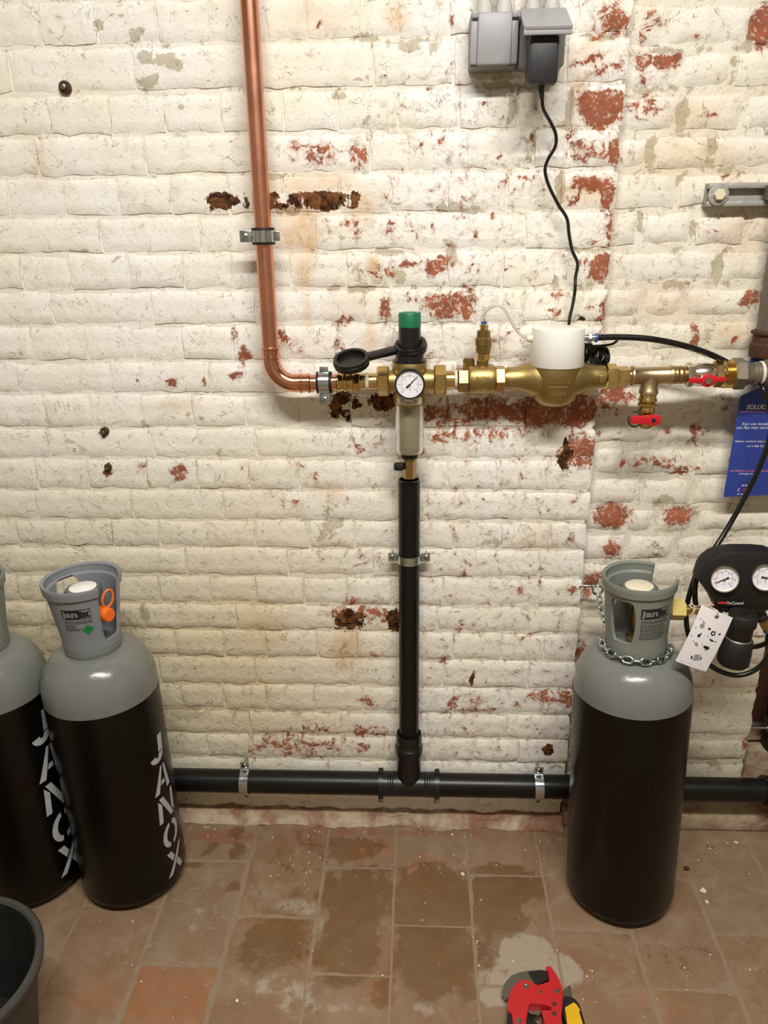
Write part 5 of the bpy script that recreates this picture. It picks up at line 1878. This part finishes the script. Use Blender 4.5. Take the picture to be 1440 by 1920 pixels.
for a, b in ((.13, .79), (.09, .64), (.08, .49), (.20, .42), (.47, .42), (.22, .77), (.52, .58)):
    blk.append(tdisc(a, b, .016))
gry += [tdisc(.24, .70, .07, 16), tpoly([(.22, .73), (.29, .73), (.28, .77), (.24, .77)]), tdisc(.30, .40, .05), tpoly([(.32, .36), (.38, .365), (.37, .40), (.31, .39)]), tpoly([(.43, .12), (.60, .145), (.58, .25), (.41, .225)]), tpoly([(.12, .045), (.75, .075), (.75, .078), (.12, .048)]), tpoly([(.12, .03), (.5, .05), (.5, .053), (.12, .033)])]
part('print', join(*blk), 'ink', it)
part('grey_print', join(*gry), 'ink_grey', it)
part('gear_hole', tdisc(.63, .655, .033)[0:2] if False else ([p + nT * .0003 for p in tdisc(.63, .655, .033)[0]], tdisc(.63, .655, .033)[1]), 'white_card', it)
hole = tpt(.52, .925, .0008)
part('eyelet', lathe([(0, .0016), (.0006, .0034), (.0012, .0016)], hole, nT, 16, False), 'steel', it)
part('tie', sweep(smooth_path([hole, tpt(.50, .97, .002), tpt(.46, 1.01, .001), W(1320, 1134, TG + .03), W(1300, 1140, YN - .012), W(1292, 1134, YN - .004)], 6), .0011, 8), 'ivory', it)

# ------------------------------------------------------------------ chain and eye hook
lean = radians(-2.4)
nc = V((.403 + sin(lean) * .556, -.182, .556))
hook = W(1121, 1103, -.010)
eh = thing('eye_hook', (hook.x - .03, 0, hook.z), 'zinc screw eye in the pier edge holding the end of the chain', 'hook')
part('shank', sweep(smooth_path([(XE - .004, -.006, hook.z + .004), (hook.x - .016, -.008, hook.z + .003), (hook.x - .008, -.009, hook.z)], 4), .0024, 10), 'zinc', eh)
part('eye', sweep([hook + V((.0095 * cos(t), -.002 * sin(t), .0105 * sin(t) - .004)) for t in np.linspace(radians(160), radians(160 + 335), 26)], .0024, 10), 'zinc', eh)
path = [hook + V((.000, -.006, -.012)), W(1124, 1122, -.03), W(1128, 1145, -.05), W(1133, 1165, -.075), W(1139, 1185, -.10), W(1146, 1205, -.135)]
RCH = .0575
for a in np.linspace(radians(-98), radians(105), 22):
    path.append(nc + V((RCH * sin(a), -RCH * cos(a), .004 - .012 * cos(a) * .4 - abs(sin(a)) * .002)))
path = smooth_path(path, 6)
seg_l = [0]
for a, b in zip(path, path[1:]):
    seg_l.append(seg_l[-1] + (b - a).length)
ch = thing('chain', nc, 'zinc plated link chain slung around the neck of the right-hand cylinder', 'chain')
PIT, wire = .0152, .0019
lk = []
n_ = 28
LA, LB = .0062, .0052
for k in range(n_):
    t = 2 * pi * k / n_
    lk.append(V((LA * (1 if cos(t) > 0 else -1) * 0.55 + LB * cos(t), LB * sin(t), 0)))
lkv, lkf = sweep(lk, wire, 8, False, True)
lme = bpy.data.meshes.new('chain_link')
lme.from_pydata(lkv, [], lkf)
lme.materials.append(M['zinc'])
lme.polygons.foreach_set('use_smooth', [True] * len(lme.polygons))
s, i, j = 0.0, 0, 0
while s < seg_l[-1]:
    while j < len(seg_l) - 2 and seg_l[j + 1] < s:
        j += 1
    f_ = (s - seg_l[j]) / max(1e-9, seg_l[j + 1] - seg_l[j])
    p = path[j].lerp(path[j + 1], min(1, f_))
    td = (path[min(j + 2, len(path) - 1)] - path[max(0, j - 1)]).normalized()
    up_ = Z if abs(td.z) < .85 else OUT
    sd = td.cross(up_).normalized()
    up_ = sd.cross(td).normalized()
    ang = radians(35) if i % 2 == 0 else radians(125)
    y2 = sd * cos(ang) + up_ * sin(ang)
    z2 = td.cross(y2).normalized()
    Rm_ = Matrix((td, y2, z2)).transposed().to_4x4()
    o = bpy.data.objects.new('link', lme)
    COL.objects.link(o)
    o.parent = ch
    o.matrix_local = Matrix.Translation(p - nc) @ Rm_
    s += PIT
    i += 1

# ------------------------------------------------------------------ niche hardware at the far right
zr_ = W(1420, 1367, .03).z
nr_ = thing('niche_pipe', (.79, .06, .17), 'dark pipe with rod and clamp standing in the niche at the right edge', 'pipe')
part('pipe_tube', lathe([(.17, .035), (.44, .035), (.46, .03), (.62, .03)], (.79, .06, 0), Z, 28), 'black_matte', nr_)
part('threaded_rod', lathe([(0, .0035), (.06, .0035)], (.700, .035, zr_), X, 12), 'zinc', nr_)
part('clamp_nut', join(hexbar(.045, .055, .009, (.700, .035, zr_), X)), 'zinc', nr_)
part('clamp_band', lathe([(-.014, .0352), (-.014, .038), (.014, .038), (.014, .0352)], (.79, .06, zr_), Z, 28, False, 0, True), 'zinc', nr_)

# ------------------------------------------------------------------ bucket
bz_ = .225
br_ = F(82, 1795, bz_)
RB = .140
bc = V((br_.x - RB * .995 - .002, br_.y - .028, 0))
bk = thing('bucket', bc, 'dark grey rubber bucket cut off by the lower left corner of the photo', 'bucket')
part('body', lathe([(0.001, .098), (.004, .100), (bz_ - .018, RB - .012), (bz_ - .016, RB - .002), (bz_ - .004, RB), (bz_, RB - .003), (bz_, RB - .010), (bz_ - .004, RB - .013)], bc, Z, 72, False), 'bucket', bk)
part('lining', lathe([(bz_ - .004, RB - .0128), (.055, .106), (.030, .100), (.026, .06), (.030, .001)], bc, Z, 72, False), 'bucket_in', bk)
part('contents', lathe([(.030, .104), (.052, .095), (.066, .06), (.060, .03), (.070, .001)], bc, Z, 40, False), 'bucket_in', bk)

# ------------------------------------------------------------------ pipe cutter and utility knife on the floor
def cpx(x, y, z):
    return F(940 + x / 8.47, 1800 + y / 8.47, z)


def slab(pts, z0, z1, bev=.0012):
    zt_ = z1
    P2 = [cpx(x, y, zt_) for x, y in pts]
    pol = [(p.x, p.y) for p in P2]
    ar = sum(pol[i][0] * pol[(i + 1) % len(pol)][1] - pol[(i + 1) % len(pol)][0] * pol[i][1] for i in range(len(pol)))
    pol = pol if ar > 0 else pol[::-1]
    return prism(pol, ((0, 0, z0), X, Y_), z1 - z0, bev)


pcut = thing('pipe_cutter', cpx(540, 700, 0), 'red hand pipe cutter with grey curved blade lying on the floor tiles', 'pipe cutter')
body = [(715, 105), (760, 95), (790, 108), (850, 190), (930, 330), (962, 440), (972, 560), (968, 700), (955, 850), (945, 1000), (945, 1500), (960, 2200), (800, 2200), (740, 1500), (690, 1000), (635, 800), (790, 800), (795, 745), (620, 700), (445, 690), (415, 830), (390, 960), (400, 1100), (440, 1500), (480, 2200), (320, 2200), (250, 1500), (190, 1040), (165, 850), (110, 800), (100, 700), (112, 600), (150, 480), (220, 380), (330, 310), (450, 330), (520, 375), (580, 402), (680, 370), (765, 340), (760, 260), (740, 180)]
part('body_plate', slab(body, .014, .030, 0), 'red_paint', pcut)
part('body_plate', slab([(x + 6, y + 14) for x, y in body], .003, .012, 0), 'red_paint', pcut)
part('blade', slab([(10, 560), (20, 440), (80, 330), (170, 240), (300, 190), (450, 165), (640, 155), (700, 170), (725, 230), (742, 320), (640, 350), (580, 398), (500, 370), (330, 330), (200, 420), (130, 560), (70, 640), (45, 610), (40, 585)], .0122, .0138, 0), 'blade', pcut)
part('jaw', slab([(430, 190), (640, 157), (705, 172), (742, 318), (640, 352), (578, 396), (520, 350)], .004, .0155, 0), 'black_matte', pcut)
for x, y, r_ in ((393, 415, .0052), (625, 510, .0030), (878, 495, .0044), (842, 700, .0042), (842, 850, .0042), (272, 970, .0046), (135, 500, .0044)):
    p = cpx(x, y, .030)
    part('rivet', lathe([(0, r_), (.0012, r_ * .95), (.0014, r_ * .55), (.0008, r_ * .4)], p - Z * (.0005 if x != 135 else .012), Z, 16), 'nailrust' if x in (842,) else 'steel', pcut)
part('spring', slab([(450, 740), (560, 750), (640, 800), (600, 880), (470, 860), (430, 830)], .004, .014, 0), 'steel', pcut)
part('ratchet', slab([(400, 840), (440, 850), (440, 900), (420, 930), (540, 960), (640, 1100), (560, 1100), (400, 1000), (385, 940)], .006, .012, 0), 'black_matte', pcut)
part('grip', slab([(95, 850), (165, 850), (190, 1040), (250, 1500), (320, 2200), (230, 2200), (150, 1500), (85, 1020)], .004, .026, 0), 'black_rubber', pcut)

uk = thing('utility_knife', cpx(1120, 900, 0), 'yellow and black utility knife lying right beside the pipe cutter', 'knife')
kb_ = [(985, 585), (1060, 575), (1160, 610), (1230, 690), (1262, 770), (1300, 900), (1330, 1016), (1480, 1600), (1600, 2200), (1340, 2200), (1200, 1700), (1030, 1016), (985, 900), (970, 780)]
part('handle', slab(kb_, .002, .017, 0), 'black_matte', uk)
part('grip_inlay', slab([(1010, 755), (1150, 672), (1190, 700), (1250, 790), (1235, 820), (1290, 1000), (1420, 1600), (1480, 2000), (1380, 2000), (1240, 1600), (1045, 1010), (1020, 820)], .014, .0205, 0), 'yellow', uk, label='yellow grip')
part('blade', slab([(985, 470), (1030, 430), (1098, 395), (1112, 500), (1130, 590), (1060, 580), (985, 590)], .006, .0072, 0), 'blade', uk)

# ------------------------------------------------------------------ bolts, anchors and remains in the wall
def wall_anchor(px, py, label, r=.0075, deep=False):
    p = W(px, py, -.004)
    t = thing('wall_anchor', (p.x, 0, p.z), label, 'anchor', 'old fixings left in the wall')
    part('socket_ring', lathe([(-.006, r * 1.35), (.002, r * 1.35), (.005, r), (.004, r * .7)], p, OUT, 14), 'nailrust', t)
    part('bolt_end', lathe([(-.006, r * .62), (.009, r * .62), (.010, r * .3)], p, OUT, 12), 'steel', t)


wall_anchor(122, 164, 'rusty bolt end sticking out of the white wall at upper left')
wall_anchor(196, 809, 'grey bolt end in the white wall above the small rusty hole', .006)
wall_anchor(203, 876, 'rusty stub in the white wall just below the grey bolt end', .0055)
rsx0, rsx1 = W(515, 377, -.004), W(668, 377, -.004)
def lumpy(x0, x1, z0, z1, front, seed):
    return brick_geo(x0, x1, z0, z1, 0.0, -front, seed, cell=.004, rnd=.003, lump=.0016)


o = solo('rusty_strip', join(lumpy(rsx0.x, rsx1.x - .022, rsx0.z - .011, rsx0.z + .011, -.0052, 71), lumpy(rsx1.x - .012, rsx1.x - .002, rsx0.z - .015, rsx0.z + .016, -.0052, 72)), 'wall', 'rusted remains of a flat iron strip in the wall right of the copper pipe', 'iron strip', base=(0, 0, 0))
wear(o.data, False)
for px, py, lb in ((653, 1158, 'square rusty anchor block in the wall left of the drain pipe'), (742, 1163, 'dark rusty anchor block half hidden behind the drain pipe')):
    p = W(px, py, -.003)
    o = solo('anchor_block', join(lumpy(p.x - .018, p.x + .018, p.z - .014, p.z + .014, -.0056, 80 + px), lathe([(-.002, .005), (.003, .005), (.003, .003)], (p.x, -.005, p.z), OUT, 10)), 'wall', lb, 'anchor', 'rusty blocks beside the drain pipe', base=(0, 0, 0))
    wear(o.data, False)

# ------------------------------------------------------------------ paint flakes fallen on the floor
rs = random.Random(11)
vs, fs = [], []


def flake(x, y, r):
    k = len(vs)
    n = rs.randint(4, 6)
    a0 = rs.uniform(0, 6)
    h = rs.uniform(.0012, .003)
    for q in range(n):
        a = a0 + 2 * pi * q / n
        rr = r * rs.uniform(.6, 1.2)
        vs.append((x + rr * cos(a), y + rr * sin(a), .0006))
    for q in range(n):
        vs.append((vs[k + q][0], vs[k + q][1], .0006 + h * rs.uniform(.6, 1)))
    fs.append(tuple(range(k + n, k + 2 * n)))
    for q in range(n):
        fs.append((k + q, k + (q + 1) % n, k + n + (q + 1) % n, k + n + q))


for px, py, sx, sy, n in ((380, 1550, 30, 14, 30), (560, 1630, 40, 40, 40), (720, 1565, 330, 14, 60), (850, 1640, 80, 60, 22), (1010, 1600, 60, 30, 14), (1000, 1800, 70, 60, 30), (890, 1760, 6, 40, 12), (1360, 1600, 70, 60, 30), (700, 1750, 250, 120, 30), (300, 1760, 120, 80, 16), (1250, 1830, 150, 70, 26), (1080, 1830, 60, 50, 20)):
    for _ in range(int(n * .6)):
        p = F(px + rs.gauss(0, .6) * sx, py + rs.gauss(0, .6) * sy, 0)
        if p.y < -.035 and (V((p.x, p.y, 0)) - V((.403, -.182, 0))).length > .11 and (V((p.x, p.y, 0)) - V((-.577, -.176, 0))).length > .11:
            flake(p.x, p.y, rs.choice((.0008, .001, .0012, .0018)))
for px, py, r_ in ((868, 1640, .0042), (1320, 1672, .0085), (1325, 1692, .004), (848, 1566, .0028), (445, 1878, .003), (717, 1830, .002), (1380, 1581, .005), (1330, 1590, .004)):
    p = F(px, py, 0)
    flake(p.x, p.y, r_)
st = part('paint_flakes', (vs, fs), 'flake', None, False)
st['label'] = 'loose crumbs of white paint and mortar scattered over the floor tiles'
st['category'] = 'debris'
st['kind'] = 'stuff'
for px, py, r_ in ((1287, 1630, .005), (1332, 1588, .0065)):
    p = F(px, py, 0)
    q = box((p.x, p.y, r_ * .5 + .0006), (r_ * 2, r_ * 1.5, r_), r_ * .3)
    solo('mortar_crumb', q, 'nailrust' if px < 1300 else 'skirt', 'dark pebble-sized crumb on the tiles right of the chained cylinder' if px < 1300 else 'pinkish mortar crumb near the wall right of the chained cylinder', 'crumb')
